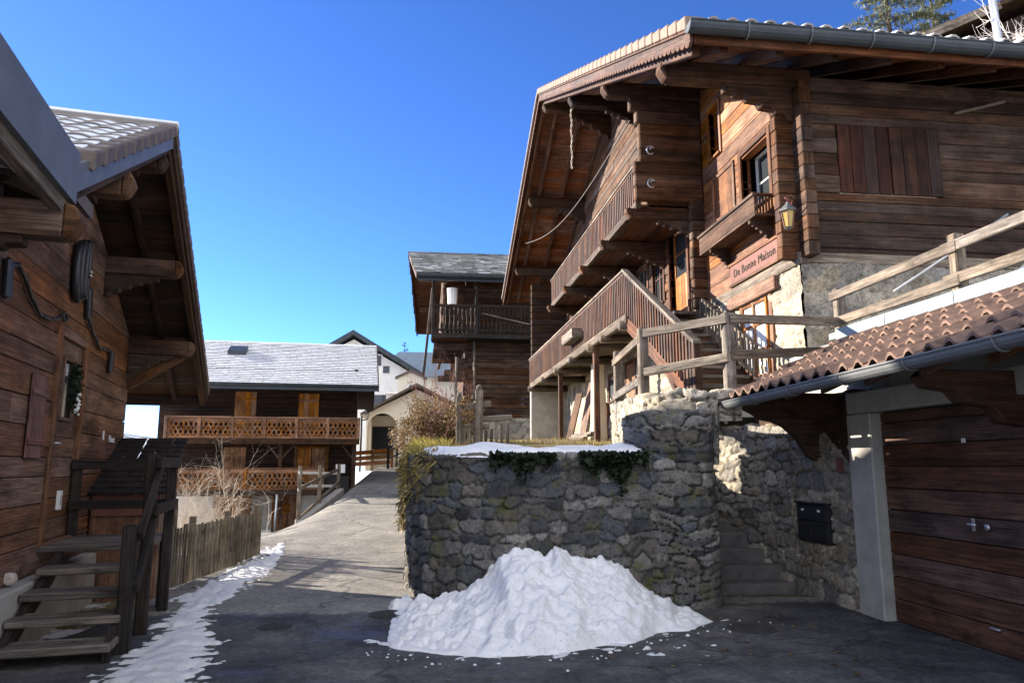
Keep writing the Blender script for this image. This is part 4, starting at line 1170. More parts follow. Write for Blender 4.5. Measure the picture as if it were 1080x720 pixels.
# local frame: +x = outward to the road (t), +y = along the wall away from the camera (s)
LW = frame((0, 0, 0), (0, 1, 0), (1, 0, 0))        # along = s, outward = t
SA, ZA = .80, 5.28                                  # apex of the gable at the verge
SF, ZF2 = 6.25, 2.90                                # far eave
SN, ZN = -2.62, 3.50                                # near valley
VT = .92
def lz(s): return ZA - (s - SA) * (ZA - ZF2) / (SF - SA) if s > SA else ZA + (s - SA) * (ZA - ZN) / (SA - SN)
LTH = .30
SC1 = 4.45
def lclip(z):
    zz = z + LTH
    hi = SA + (ZA - zz) / (ZA - ZF2) * (SF - SA)
    lo = SA - (ZA - zz) / (ZA - ZN) * (SA - SN)
    if zz < ZN: lo = -6.4
    return max(-6.4, lo), min(SC1, hi)
LO = [(.92, 1.86, .84, 2.92)]
m = MB(LW); logwall(m, -6.4, SC1, .56, 5.2, h=.235, th=.12, openings=LO, clip=lclip, split=3.6, jit=.003)
m.build('wall', M['leftwall'], left, bevel=.007)
m = MB(LW); m.prism([(-6.4, .3), (SC1 - .05, .3), (SC1 - .05, lz(SC1) - LTH), (SA, ZA - LTH), (SN, ZN - LTH - .05), (-6.4, ZN - .3)], (0, -.16, 0), (1, 0, 0), (0, 0, 1), (0, -.05, 0)); m.build('inner_wall', M['midwall'], left)
m = MB(); 
z = .56
while z < 3.6:
    h = .235; m.box(-7.0, -.13, SC1 - .12, SC1, z + .003, z + h - .003); z += h
m.build('end_wall', M['leftwall'], left, bevel=.007)
m = MB(); m.box(-7, .13, -6.4, SC1 + .02, -2.4, .55); m.build('base_wall', M['base'], left, bevel=.02)
# door with a wreath
c = casing(LW, .92, 1.86, .84, 2.92, .10, .03, .02).build('door', M['leftwall'], left, bevel=.006)
m = MB(LW)
for k in range(6):
    a = .84 + k * .21; m.box(.93, 1.85, -.045, -.015, a + .003, a + .207)
m.box(.93, 1.14, -.045, -.015, 2.1, 2.92); m.box(1.60, 1.85, -.045, -.015, 2.1, 2.92); m.box(1.14, 1.60, -.045, -.015, 2.70, 2.92)
m.box(1.12, 1.16, -.02, .012, 2.08, 2.72); m.box(1.58, 1.62, -.02, .012, 2.08, 2.72); m.box(1.12, 1.62, -.02, .012, 2.06, 2.10); m.box(1.12, 1.62, -.02, .012, 2.70, 2.74)
m.build('door_leaf', M['leftwall'], c, bevel=.004)
m = MB(LW); m.box(1.14, 1.6, -.04, -.03, 2.1, 2.7); m.build('pane', M['glass'], c)
m = MB(LW); m.tube([(.98, -.01, 1.82), (.98, .05, 1.82), (1.07, .05, 1.82)], .012, 6); m.build('handle', M['steel'], c)
# faded red shutter board
m = MB(LW); m.box(.10, .50, .012, .04, 1.66, 2.44); m.box(.08, .52, .04, .055, 1.78, 1.84); m.box(.08, .52, .04, .055, 2.24, 2.30); m.build('shutter', M['pink'], left, bevel=.006)
m = MB(LW); m.box(.58, .80, .005, .02, 1.78, 2.06); m.build('board_patch', M['warm'], left)
# small white lettering
TM = left.matrix_basis @ Matrix(((0, 0, 1, .012), (1, 0, 0, 3.55), (0, 1, 0, 1.94), (0, 0, 0, 1)))
TM = Matrix(((0, 0, 1, .012), (1, 0, 0, 3.62), (0, 1, 0, 1.94), (0, 0, 0, 1)))
text_obj('Mazot', .13, M['whitepaint'], left, TM, .004)
TM = Matrix(((0, 0, 1, .012), (1, 0, 0, 3.12), (0, 1, 0, 1.97), (0, 0, 0, 1)))
text_obj('8', .17, M['whitepaint'], left, TM, .004)
# roof: cross gable over the road, main slope with zinc eave beside it
m = MB()
def lslope(mb, t0, t1, a, b, d0, d1, tint=None):
    p = [(t0, a, lz(a) + d0), (t1, a, lz(a) + d0), (t1, b, lz(b) + d0), (t0, b, lz(b) + d0), (t0, a, lz(a) + d1), (t1, a, lz(a) + d1), (t1, b, lz(b) + d1), (t0, b, lz(b) + d1)]
    mb.hexa(p, tint)
for (a, b) in ((SA, SF), (SN, SA)):
    n = int(abs(b - a) / .19)
    for k in range(n): lslope(m, -6.5, VT - .02, a + (b - a) * k / n, a + (b - a) * (k + 1) / n - .004, -.14, -.115)
lroof = m.build('roof', M['dark'], left)
m = MB()
for (a, b) in ((SA + .02, SF - .03), (SN + .1, SA - .02)): lslope(m, -6.5, VT - .05, a, b, -.113, -.02)
m.build('underlay', M['tilegrey'], lroof)
m = MB()
for (a, b) in ((SA, SF - .02), (SN + .15, SA)):
    lslope(m, VT - .10, VT - .02, a, b, -.30, -.142); lslope(m, VT - .55, VT - .47, a, b, -.24, -.142)
for t in (-.1,): lslope(m, t - .05, t + .05, SA, SC1, -.32, -.142)
m.build('rafter', M['dark'], lroof, bevel=.006)
m = MB(); lslope(m, VT - .02, VT + .012, SN, SA + .02, -.22, -.03, .5); m.build('verge_flashing', M['zinc'], lroof)
m = MB(); lslope(m, VT - .02, VT + .012, SA, SF, -.22, -.05, .5); m.build('verge_board', M['dark'], lroof)
m = MB()
for (a, b, far) in ((SA, SF, 1), (SN + .25, SA, 0)):
    n = int(abs(b - a) / .27)
    for k in range(n):
        p = a + (b - a) * k / n; q = a + (b - a) * (k + 1) / n
        up0, up1 = (.02, .05) if far else (.05, .02)
        d = -.02
        m.hexa([(VT - .10, p - d, lz(p) - .04), (VT + .045, p - d, lz(p) - .105), (VT + .045, q + d, lz(q) - .105), (VT - .10, q + d, lz(q) - .04),
                (VT - .10, p - d, lz(p) + up0), (VT + .045, p - d, lz(p) + up0), (VT + .045, q + d, lz(q) + up1), (VT - .10, q + d, lz(q) + up1)])
m.build('verge_tile', M['tilegrey'], lroof, bevel=.015)
# rolled tiles (courses along the slope)
def lrolled(mb, t0, t1, a, b, step=.21, course=.27):
    nx = int((t1 - t0) / step); ny = int(abs(b - a) / course)
    prof = [(0, 0), (.15, .004), (.35, .014), (.55, .018), (.75, .014), (.9, .004), (1, 0)]
    for j in range(ny):
        p = a + (b - a) * j / ny; q = a + (b - a) * (j + 1) / ny + (.04 if b > a else -.04)
        for i in range(nx):
            x = t0 + i * step; vs = []; dz = R.uniform(-.004, .004)
            for (yy, up) in ((p, .022), (q, 0)):
                for (u, h) in prof: vs.append((x + u * step, yy, lz(yy) + h + up + dz))
            k = len(prof); vs += [(v[0], v[1], v[2] - .016) for v in vs[:k]]
            mb.add(vs, [(g, g + 1, k + g + 1, k + g) for g in range(k - 1)] + [(g, 2 * k + g, 2 * k + g + 1, g + 1) for g in range(k - 1)], (0, 1, 0))
m = MB(); lrolled(m, -6.5, VT - .02, SN + .2, SA); lrolled(m, -6.5, VT - .12, SF, SA)
m.build('roof_tile', M['snowtile2'], lroof, recalc=False)
m = MB(); m.tube([(-6.5, SA, ZA - .01), (VT + .05, SA, ZA - .01)], .09, 8); m.build('ridge_tile', M['snowtile2'], lroof)
# main roof slope to the left of the valley, its zinc clad eave runs along the road
m = MB(); m.box(VT - .02, VT + .02, -7.2, SN + .03, ZN - .28, ZN + .05, .5); m.build('eave_flashing', M['zinc'], lroof)
m = MB(); m.hexa([(VT - .02, -7.2, ZN - .20), (VT - .02, SN + .6, ZN - .20), (-6.5, SN + .6, ZN + 2.6), (-6.5, -7.2, ZN + 2.6), (VT - .02, -7.2, ZN - .10), (VT - .02, SN + .6, ZN - .10), (-6.5, SN + .6, ZN + 2.7), (-6.5, -7.2, ZN + 2.7)])
m.build('main_slope', M['tilegrey'], lroof)
m = MB(); m.box(VT - .10, VT - .02, -7.2, SN + .02, ZN - .36, ZN - .20); m.build('eave_board', M['grey'], lroof, bevel=.006)
# purlins and carved brackets under the overhang
for s, L, mt in ((SN + .02, .95, 'old'), (-.95, .9, 'old'), (SA, .85, 'dark'), (2.55, .85, 'old'), (4.32, .85, 'old')):
    zt = lz(s) - .31
    m = MB(); m.box(-.2, L - .05, s - .09, s + .09, zt - .22, zt)
    m.prism([(0, 0), (.07, -.02), (.10, -.10), (.05, -.2), (0, -.22)], (L - .05, s - .09, zt), (1, 0, 0), (0, 0, 1), (0, .18, 0))
    p = m.build('purlin', M[mt], lroof, bevel=.012)
    m = MB(); corbel(m, (0.005, s, zt - .223), (1, 0, 0), L * .72, .34, .13, (0, 1, 0)); m.build('carved_bracket', M['dark'], p, bevel=.008)
m = MB(); m.box(-5, VT - .03, SF - .06, SF - .02, lz(SF) - .30, lz(SF) - .06); m.build('eave_board', M['dark'], lroof)
# closing board below the far eave
m = MB(); m.box(-5, VT - .1, SC1 + .02, SC1 + .06, 3.25, 3.52); m.build('eave_tie', M['dark'], left)
m = MB()
m.beam((.0, SC1 - .05, 2.75), (.72, SC1 - .05, 3.22), .12, .12); m.box(-.1, .8, SC1 - .12, SC1 + .02, 3.22, 3.36)
m.build('brace', M['old'], left, bevel=.01)

def Lw(t, s, z): return tuple(left.matrix_basis @ Vector((t, s, z)))
from mathutils import Euler
LMAT = Matrix.Translation(LP0) @ Matrix.Rotation(LA, 4, 'Z')
def LF(): return LMAT @ LW                          # along s, outward t, world coordinates
def Lp(s, t, z): return tuple(LF() @ Vector((s, t, z)))

# leather harness on the wall
t = thing('horse_collar', 'black leather horse collar hanging high on the brown plank wall', 'horse collar', Lp(1.12, .0, 3.35))
m = MB(LF())
for k, (w, dz) in enumerate(((.17, 0), (.12, .02), (.07, .03))):
    pts = [(1.13 + w * math.sin(a) * (.8 + .2 * math.cos(a)), .06 + .035 * k, 3.66 + dz + .31 * math.cos(a)) for a in np.linspace(.15, 2 * math.pi - .15, 22)]
    m.tube(pts, .045 - .008 * k, 8)
m.build('collar_roll', M['leather'], t)
m = MB(LF()); m.box(1.05, 1.21, .05, .12, 3.86, 3.99); m.box(1.08, 1.12, .13, .15, 3.4, 3.86); m.build('collar_cap', M['leather'], t, bevel=.01)
m = MB(LF())
for z in (3.62, 3.66): m.tube([(1.1, .17, z), (1.16, .17, z)], .014, 6)
m.build('buckle', M['steel'], t)
hg = 'leather harness straps on the plank wall'
def strap(pts, pads, ends, label):
    t = thing('harness_strap', label, 'harness strap', Lp(pts[0][0], 0, pts[0][1]), group=hg)
    m = MB(LF())
    for a, b in zip(pts[:-1], pts[1:]): m.beam((a[0], .035, a[1]), (b[0], .035, b[1]), .012, .045, up=(0, 1, 0)) if False else m.tube([(a[0], .035, a[1]), (b[0], .035, b[1])], .02, 6)
    m.build('strap', M['leather'], t)
    for (s, z, L, W, tilt) in pads:
        m = MB(LF()); d = Vector((math.sin(tilt), 0, math.cos(tilt))) * L / 2
        m.beam(Vector((s, .045, z)) - d, Vector((s, .045, z)) + d, W, .06, up=(0, 1, 0)); m.build('pad', M['leather'], t, bevel=.02)
    if ends:
        m = MB(LF()); s, z = ends; m.tube([(s + .07 * math.cos(a), .05, z + .045 * math.sin(a)) for a in np.linspace(0, 2 * math.pi, 13)], .016, 6, cap=False); m.build('ring', M['leather'], t)
strap([(-.80, 3.22), (-.62, 3.28), (-.45, 3.22), (-.2, 3.08), (.1, 2.98), (.45, 3.0), (.72, 3.08)], [(-.85, 3.10, .34, .10, -.1)], (.80, 3.10), 'black leather strap sagging left of the horse collar')
strap([(1.55, 3.55), (1.66, 3.36), (1.8, 3.24), (2.1, 3.12), (2.45, 3.02), (2.85, 3.06), (3.0, 3.06)], [(1.68, 3.42, .36, .12, -.18), (3.02, 2.92, .30, .11, .05)], None, 'black leather strap with two pads right of the horse collar')
# wreath on the door
t = MB()
rr = random.Random(5); F = LF()
for k in range(420):
    a = rr.uniform(0, 2 * math.pi); r0 = .15 + rr.gauss(0, .035); c = F @ Vector((1.40 + r0 * .8 * math.cos(a), .03 + abs(rr.gauss(0, .03)), 2.44 + r0 * 1.25 * math.sin(a)))
    d = Vector((rr.uniform(-1, 1), rr.uniform(-1, 1), rr.uniform(-1, 1))).normalized() * .035; e = Vector((rr.uniform(-1, 1), rr.uniform(-1, 1), rr.uniform(-1, 1))).normalized() * .014
    t.quad(c - d, c + e, c + d, c - e)
wr = thing('door_wreath', 'dark green wreath with white flowers on the brown plank door', 'wreath', Lp(1.4, 0, 2.2))
t.build('foliage', M['ivy'], wr, recalc=False)
t = MB()
for k in range(26):
    c = F @ Vector((1.40 + rr.gauss(.04, .05), .09, 2.26 + rr.gauss(0, .05)))
    for q in range(4):
        d = Vector((rr.uniform(-1, 1), rr.uniform(-1, 1), rr.uniform(-1, 1))).normalized() * .018; e = d.orthogonal().normalized() * .012
        t.quad(c - d, c + e, c + d, c - e)
t.build('flowers', M['curtain'], wr, recalc=False)
# bell plate and white rock
m = MB(F); m.box(1.38, 1.50, -.02, .012, 1.13, 1.33); pl = m.build('bell_plate', M['whitepaint'], None, Lp(1.44, 0, 1.13), bevel=.004); tag(pl, 'small white plate on the lower part of the plank door', 'plate')
m = MB(F); m.box(1.42, 1.46, .012, .016, 1.18, 1.28); b = m.build('bell_button', M['steel'], pl); b.data.transform(Matrix.Translation(-Vector(Lp(1.44, 0, 1.13)))) if ORG.get(pl.name) is None else None
def rock(name, c, r, seed, mat, label, cat):
    bm = bmesh.new(); bmesh.ops.create_icosphere(bm, subdivisions=3, radius=1)
    g = random.Random(seed); dirs = [(Vector((g.gauss(0, 1), g.gauss(0, 1), g.gauss(0, 1))).normalized(), g.uniform(.62, .95)) for _ in range(9)]
    for v in bm.verts:
        p = v.co.copy(); f = 1
        for d, h in dirs:
            q = p.normalized().dot(d)
            if q > 0: f = min(f, h / max(q, .01))
        v.co = Vector((p.x * f * r[0], p.y * f * r[1], p.z * f * r[2]))
    me = bpy.data.meshes.new(name); bm.to_mesh(me); bm.free()
    o = link_mesh(name, me, mat); o.location = c; tag(o, label, cat); return o
rock('rock', Lp(.02, .03, .62), (.06, .075, .06), 3, M['rock'], 'pale rock lying on the concrete ledge beside the wooden steps', 'rock')

# ---- dark wooden steps in front of the door
ST = thing('wooden_steps', 'dark wooden steps with a railing leading up to the left chalet door', 'steps', Lp(0, .6, 0))
for k, (s, z) in enumerate(((-.66, .17), (-.38, .34), (-.06, .50), (.34, .66))):
    m = MB(F); m.box(s - .02, s + .31, .14, 1.0, z - .065, z); m.build('tread', M['step'], ST, bevel=.012)
m = MB(F)
for k in range(5): m.box(.82 + k * .235, .82 + k * .235 + .228, .0, 1.0, .755, .82, grain=(0, 1, 0))
m.build('landing', M['step'], ST, bevel=.01)
m = MB(F)
for t in (.16, .93):
    m.hexa([(-.62, t, -.02), (-.62, t + .05, -.02), (.95, t + .05, .60), (.95, t, .60), (-.62, t, .16), (-.62, t + .05, .16), (.95, t + .05, .80), (.95, t, .80)])
m.build('stringer', M['blackwood'], ST, bevel=.006)
for (s, t, z0, z1, w) in ((-.30, 1.02, -.05, 1.08, .115), (.44, 1.04, -.05, 1.70, .105), (1.66, 1.06, -.05, 1.68, .095), (1.86, .05, .8, 1.66, .09), (1.9, 1.0, -.05, .8, .08)):
    m = MB(F); m.box(s - w / 2, s + w / 2, t - w / 2 - .005, t + w / 2, z0, z1); m.build('post', M['blackwood'], ST, bevel=.01)
for pts in (((-.34, 1.10, .98), (.62, 1.10, 1.66)), ((-.34, 1.09, .55), (.5, 1.09, 1.12)), ((.30, 1.11, 1.62), (1.74, 1.11, 1.62)), ((.30, 1.11, 1.17), (1.74, 1.11, 1.17)), ((1.80, 0, 1.60), (1.74, 1.12, 1.61)), ((1.80, 0, 1.16), (1.74, 1.12, 1.17))):
    m = MB(F); m.beam(pts[0], pts[1], .05, .10); m.build('rail', M['blackwood'], ST, bevel=.006)

# ---- little lean-to box with a shingled lid behind the landing
SH = thing('wood_shelter', 'low shelter with a dark shingled lid and red front behind the landing rail', 'shelter', Lp(3.3, .5, 0))
m = MB(F); m.box(2.75, 4.2, .02, .05, -.2, 1.2); m.box(2.75, 2.79, .05, .80, -.2, 1.0); m.box(4.16, 4.2, .05, .80, -.2, 1.6); m.box(2.75, 4.2, .80, .84, -.2, 1.0); m.build('body', M['leftwall'], SH)
m = MB(F); m.box(2.71, 2.75, .04, .80, .98, 1.24); m.build('front_board', M['redpaint'], SH)
m = MB(F)
for k in range(11):
    a = 2.60 + k * .15; z = 1.24 + k * .066
    for q in range(5):
        t0 = -.0 + q * .18 + R.uniform(-.01, .01)
        m.hexa([(a, t0, z), (a + .19, t0, z + .07), (a + .19, t0 + .172, z + .07), (a, t0 + .172, z), (a - .01, t0, z + .03), (a + .19, t0, z + .085), (a + .19, t0 + .172, z + .085), (a - .01, t0 + .172, z + .03)])
m.build('lid', M['blackwood'], SH, bevel=.004)

# ---- picket fence along the road
def Zg(x, y): return float(G(np.array([x]), np.array([y]))[0])
PF = thing('picket_fence', 'weathered picket fence standing along the left road edge behind the snow strip', 'picket fence', (-3.1, 12.6, 0))
a = Vector((-3.42, 10.3, 0)); b = Vector((-2.83, 14.1, 0)); L = (b - a).length
n = 47; g = (b - a) / L; sd = Vector((g.y, -g.x, 0))
for k in range(n):
    p = a + g * (L * (k + .5) / n); z = Zg(p.x, p.y); h = .88 + R.uniform(-.025, .025); tl = R.uniform(-.012, .012); w = .018
    m = MB(); q = p + sd * .03
    A = [q - g * w, q + g * w, q + g * w + sd * .022, q - g * w + sd * .022]
    m.hexa([v + Vector((0, 0, z - .12)) for v in A] + [v + g * tl + Vector((0, 0, z - .12 + h)) for v in A])
    m.build('picket', M['picket'], PF)
for h in (.18, .60):
    m = MB(); m.beam(a + Vector((0, 0, Zg(a.x, a.y) + h)), b + Vector((0, 0, Zg(b.x, b.y) + h)), .04, .07); m.build('rail', M['picket'], PF)
for k in range(4):
    p = a + g * (L * (k / 3 * .97 + .015)); z = Zg(p.x, p.y); m = MB(); m.beam(p + Vector((0, 0, z - .3)) - sd * .05, p + Vector((0, 0, z + .86)) - sd * .05, .085, .085); m.build('post', M['picket'], PF, bevel=.008)

# ---- unseen chalet added farther left, its roof shaped to shade the garage
nb = thing('unseen_shade_chalet', 'unseen dark chalet added left of the plank chalet, its roof shading the garage', 'chalet', (-14, 11.5, -.5))
m = MB(frame((-11.2, 0, 0), (0, 1, 0), (1, 0, 0)))
logwall(m, 8.6, 14.0, -.3, 7.8, h=.25, th=.16, split=0, clip=lambda z: (max(8.6, 14.3 - max(.0, 7.65 - z) / .42), min(14.0, 14.3 + max(0, 7.65 - z) / .42)))
m.build('gable_wall', M['old'], nb, bevel=.015)
m = MB(); m.box(-19, -11.36, 8.7, 13.9, -3.5, 6.2); m.build('body', M['old'], nb)
m = MB()
for (a, b) in ((7.4, 14.3), (17.3, 14.3)):
    za_, zb_ = 8.1 - .42 * abs(a - 14.3), 8.1
    m.hexa([(-20, a, za_ - .2), (-9.0, a, za_ - .2), (-9.0, b, zb_ - .2), (-20, b, zb_ - .2), (-20, a, za_), (-9.0, a, za_), (-9.0, b, zb_), (-20, b, zb_)])
nr = m.build('roof', M['snowtile2'], nb)
m = MB(); m.box(-10.4, -9.7, 12.2, 12.9, 7.7, 8.7); m.build('chimney', M['base'], nr, bevel=.02)
# ------------------------------------------------------------------ garage on the right
GX = 4.87
TX1 = 5.42
gar = thing('garage', 'garage with a brown plank door and a strip of clay roof tiles', 'garage', (GX, 6.0, 0))
m = MB(); m.box(GX - .07, GX + .25, 7.46, 7.90, -.1, 2.16); m.build('pillar', M['concrete'], gar, bevel=.015)
m = MB(); m.box(GX - .06, GX + .25, 2.0, 7.90, 2.163, 2.40); m.build('lintel', M['concrete'], gar, bevel=.012)
m = MB(); m.box(TX1 + .02, 9.5, 1.9, 9.85, 3.08, 3.20); m.box(GX + .3, 9.5, 1.8, 2.0, -.1, 3.08); m.box(GX + .3, 9.5, 7.6, 9.8, -.1, 3.08); m.box(9.3, 9.5, 2.0, 7.6, -.1, 3.08); m.build('body', M['concrete'], gar)
# door: wide horizontal planks
d = MB(); z = .015; zs = []
while z < 2.13:
    h = min(.225, 2.15 - z); d.box(GX + .055, GX + .085, 3.4, 7.455, z + .004, z + h - .005); z += .225
door_g = d.build('garage_door', M['garage'], gar, bevel=.006)
m = MB(); m.box(GX + .09, GX + .12, 3.4, 7.455, 0, 2.16); m.build('door_back', M['iron'], door_g)
m = MB()
m.box(GX + .045, GX + .055, 6.20, 6.235, 1.02, 1.13); m.tube([(GX + .05, 6.215, 1.08), (GX - .01, 6.215, 1.08)], .012, 6); m.tube([(GX - .01, 6.215, 1.08), (GX - .01, 6.12, 1.08)], .014, 6)
m.tube([(GX + .05, 6.05, 1.065), (GX + .035, 6.05, 1.065)], .03, 10)
m.build('handle', M['steel'], door_g)
m = MB(); m.box(GX + .05, GX + .056, 6.22, 6.27, 1.80, 1.84); m.build('sticker', M['whitepaint'], door_g)
m = MB(); m.tube([(GX + .05, 6.12, .22), (GX + .03, 6.12, .22), (GX + .03, 6.02, .22), (GX + .05, 6.02, .22)], .01, 6); m.build('pull', M['steel'], door_g)
# tiled strip
TX0, TZ0, TX1, TZ1 = 3.74, 2.40, 5.42, 3.17
def tz(x): return TZ0 + (TZ1 - TZ0) * (x - TX0) / (TX1 - TX0)
def tile_run(mb, y0, y1, x0, x1, step=.225, course=.335):
    ny = int((y1 - y0) / step); nx = max(1, round((x1 - x0) / course))
    prof = [(0, .012), (.10, .0), (.36, .0), (.46, .03), (.58, .058), (.74, .062), (.88, .035), (1.02, .012)]
    for j in range(nx):
        a = x0 + (x1 - x0) * j / nx; b = x0 + (x1 - x0) * (j + 1) / nx + .05
        for i in range(ny):
            y = y1 - i * step; vs = []; dz = R.uniform(-.005, .005); dx = R.uniform(-.008, .008)
            for (xx, up) in ((a + dx, .045), (b, .0)):
                for (u, h) in prof: vs.append((xx, y - u * step, tz(xx) + h + up + dz))
            k = len(prof); vs += [(v[0], v[1], v[2] - .028) for v in vs[:k]]
            mb.add(vs, [(g, g + 1, k + g + 1, k + g) for g in range(k - 1)] + [(g, 2 * k + g, 2 * k + g + 1, g + 1) for g in range(k - 1)], (1, 0, 0))
m = MB(); tile_run(m, 1.9, 8.72, TX0 - .04, TX1); rf = m.build('roof', M['tilebrown'], gar, recalc=False)
m = MB(); m.hexa([(TX0 + .03, 1.9, tz(TX0 + .03) - .06), (TX0 + .03, 8.70, tz(TX0 + .03) - .06), (TX1, 8.70, TZ1 - .06), (TX1, 1.9, TZ1 - .06), (TX0 + .03, 1.9, tz(TX0 + .03) - .03), (TX0 + .03, 8.70, tz(TX0 + .03) - .03), (TX1, 8.70, TZ1 - .03), (TX1, 1.9, TZ1 - .03)]); m.build('roof_boards', M['dark'], rf)
for k, y in enumerate(np.arange(2.3, 8.7, .72)):
    m = MB(); m.hexa([(TX0 + .10, y, tz(TX0 + .1) - .17), (TX0 + .10, y + .1, tz(TX0 + .1) - .17), (GX + .1, y + .1, tz(GX + .1) - .19), (GX + .1, y, tz(GX + .1) - .19), (TX0 + .10, y, tz(TX0 + .1) - .062), (TX0 + .10, y + .1, tz(TX0 + .1) - .062), (GX + .1, y + .1, tz(GX + .1) - .062), (GX + .1, y, tz(GX + .1) - .062)])
    m.build('rafter', M['red'], rf, bevel=.005)
m = MB(); gutter(m, [(TX0 - .10, 1.9, 2.42), (TX0 - .06, 8.74, 2.335)], .075); m.tube([(TX0 - .175, 1.9, 2.424), (TX0 - .135, 8.74, 2.339)], .011, 6)
gg = m.build('gutter', M['zinc'], rf)
for y in np.arange(2.4, 8.7, .9):
    f = (y - 1.9) / 6.84; x = TX0 - .10 + .04 * f; z = 2.42 - .085 * f
    m = MB(); m.tube([(x - .079 * math.cos(t), y, z - .083 * math.sin(t)) for t in np.linspace(-.1, math.pi, 9)], .009, 5); m.build('gutter_hook', M['zinc'], gg)
m = MB(); m.tube([(TX0 - .06, 8.68, 2.26), (TX0 - .06, 8.68, 2.17), (TX0 - .02, 8.70, 2.10)], .022, 8); m.build('spout', M['whitepaint'], gg)
m = MB(); m.box(TX1 - .01, TX1 + .015, 1.9, 9.0, TZ1 - .06, TZ1 + .19, .5)
for y in np.arange(2.2, 9, 1.15): m.box(TX1 - .018, TX1 - .01, y, y + .02, TZ1 - .03, TZ1 + .19, .2)
m.build('flashing', M['zinclight'], rf)
m = MB(); m.box(TX1 + .015, TX1 + .30, 1.9, 9.2, TZ1 + .08, TZ1 + .16); m.build('terrace_kerb', M['zinclight'], gar)
# carved beams carrying the eave
for y, mt in ((5.45, 'red'), (8.05, 'dark')):
    m = MB(); m.prism([(0, 0), (-.92, 0), (-.98, -.05), (-.92, -.14), (-.70, -.17), (-.62, -.26), (-.36, -.30), (-.28, -.42), (0, -.46)], (GX + .1, y, 2.36 if mt == 'red' else 2.42), (1, 0, 0), (0, 0, 1), (0, .16, 0))
    m.build('carved_bracket', M[mt], gar, bevel=.008)
m = MB(); m.prism([(.02, 0), (-1.0, -.02), (-1.02, -.12), (-.86, -.20), (-.74, -.28), (-.60, -.30), (-.46, -.36), (-.30, -.50), (-.16, -.72), (.02, -.82)], (GX, 8.55, 2.42), (1, 0, 0), (0, 0, 1), (0, .14, 0)); m.build('carved_bracket', M['dark'], gar, bevel=.008)
m = MB(); m.box(GX - .75, GX - .61, 2.0, 8.7, 2.43, 2.55); m.build('eave_purlin', M['red'], gar, bevel=.006)
m = MB(); m.hexa([(GX - .06, 7.92, 1.62), (GX - .0, 7.92, 1.62), (GX - .0, 8.35, 1.95), (GX - .06, 8.35, 1.95), (GX - .06, 7.92, 2.40), (GX, 7.92, 2.40), (GX, 8.35, 2.4), (GX - .06, 8.35, 2.4)]); m.box(GX - .06, GX, 8.35, 10.2, 1.98, 2.4)
m.build('wall_board', M['dark'], gar, bevel=.006)

# letter box, number plate
t = thing('letter_box', 'black metal letter box hung on the rough stone wall beside the garage', 'letter box', (GX - .08, 8.75, .68))
m = MB(); m.box(GX - .085, GX + .02, 8.40, 9.12, .67, 1.13); m.build('body', M['iron'], t, bevel=.008)
m = MB(); m.box(GX - .10, GX - .085, 8.42, 9.10, .93, 1.11); m.box(GX - .10, GX - .085, 8.42, 8.75, .69, .91); m.box(GX - .10, GX - .085, 8.77, 9.10, .69, .91); m.box(GX - .115, GX + .02, 8.38, 9.14, 1.13, 1.15); m.build('flap', M['iron'], t, bevel=.005)
m = MB(); m.box(GX - .105, GX - .10, 8.54, 8.60, 1.04, 1.065); m.box(GX - .105, GX - .10, 8.92, 8.98, 1.04, 1.065); m.build('name_tag', M['whitepaint'], t)
m = MB(); m.box(GX - .085, GX - .07, 8.02, 8.14, 1.52, 1.68); pl = m.build('number_plate', M['redpaint'], None, (GX - .08, 8.08, 1.52)); tag(pl, 'small red plate on the stone wall next to the garage pillar', 'plate')

# ---- fences on the terrace
def terr_fence(label, posts, rails, group='terrace fence sections', w=.13):
    t = thing('terrace_fence', label, 'fence', posts[0][:3], group=group)
    for (x, y, z0, z1, tilt) in posts:
        m = MB(); m.beam((x, y, z0), (x + tilt, y, z1), w, w * .9, up=(0, 1, 0)); m.build('post', M['grey'], t, bevel=.012)
    for a, b in rails:
        m = MB(); m.beam(a, b, .05, .115); m.build('rail', M['grey'], t, bevel=.008)
terr_fence('grey post and rail fence on the terrace edge above the garage roof tiles', [(5.62, 9.2, 3.2, 3.97, 0), (5.62, 6.95, 3.2, 4.02, 0), (5.62, 4.7, 3.2, 4.02, 0), (5.62, 2.6, 3.2, 4.0, 0)],
           [((5.55, 9.3, 3.86), (5.55, 6.85, 3.87)), ((5.55, 9.3, 3.50), (5.55, 6.85, 3.50)), ((5.56, 7.1, 3.88), (5.56, 2.5, 3.88)), ((5.56, 7.1, 3.53), (5.56, 2.5, 3.52))])
terr_fence('grey post and rail fence on top of the pale sunlit terrace wall', [(3.78, 8.66, 2.40, 3.47, 0), (2.98, 9.62, 2.40, 3.44, 0), (3.17, 11.6, 2.35, 3.42, 0)],
           [((3.74, 8.58, 3.38), (2.93, 9.62, 3.35)), ((3.74, 8.58, 2.90), (2.93, 9.62, 2.82)), ((2.93, 9.6, 3.28), (3.12, 11.7, 3.24)), ((2.93, 9.6, 2.72), (3.12, 11.7, 2.68)),
            ((3.78, 8.59, 3.385), (5.56, 9.12, 3.49)), ((3.78, 8.59, 2.93), (5.56, 9.12, 3.10))])
# thin stay rods above the terrace
for k, (a, b, lab) in enumerate((((6.3, 9.0, 3.9), (8.2, 9.1, 5.1), 'upper thin pale rod slanting above the terrace fence'), ((6.4, 8.2, 3.3), (8.2, 8.3, 4.5), 'lower thin pale rod slanting above the terrace fence'))):
    m = MB(); m.tube([a, b], .018, 6); tag(m.build('stay_rod', M['steel'], None, a), lab, 'rod')
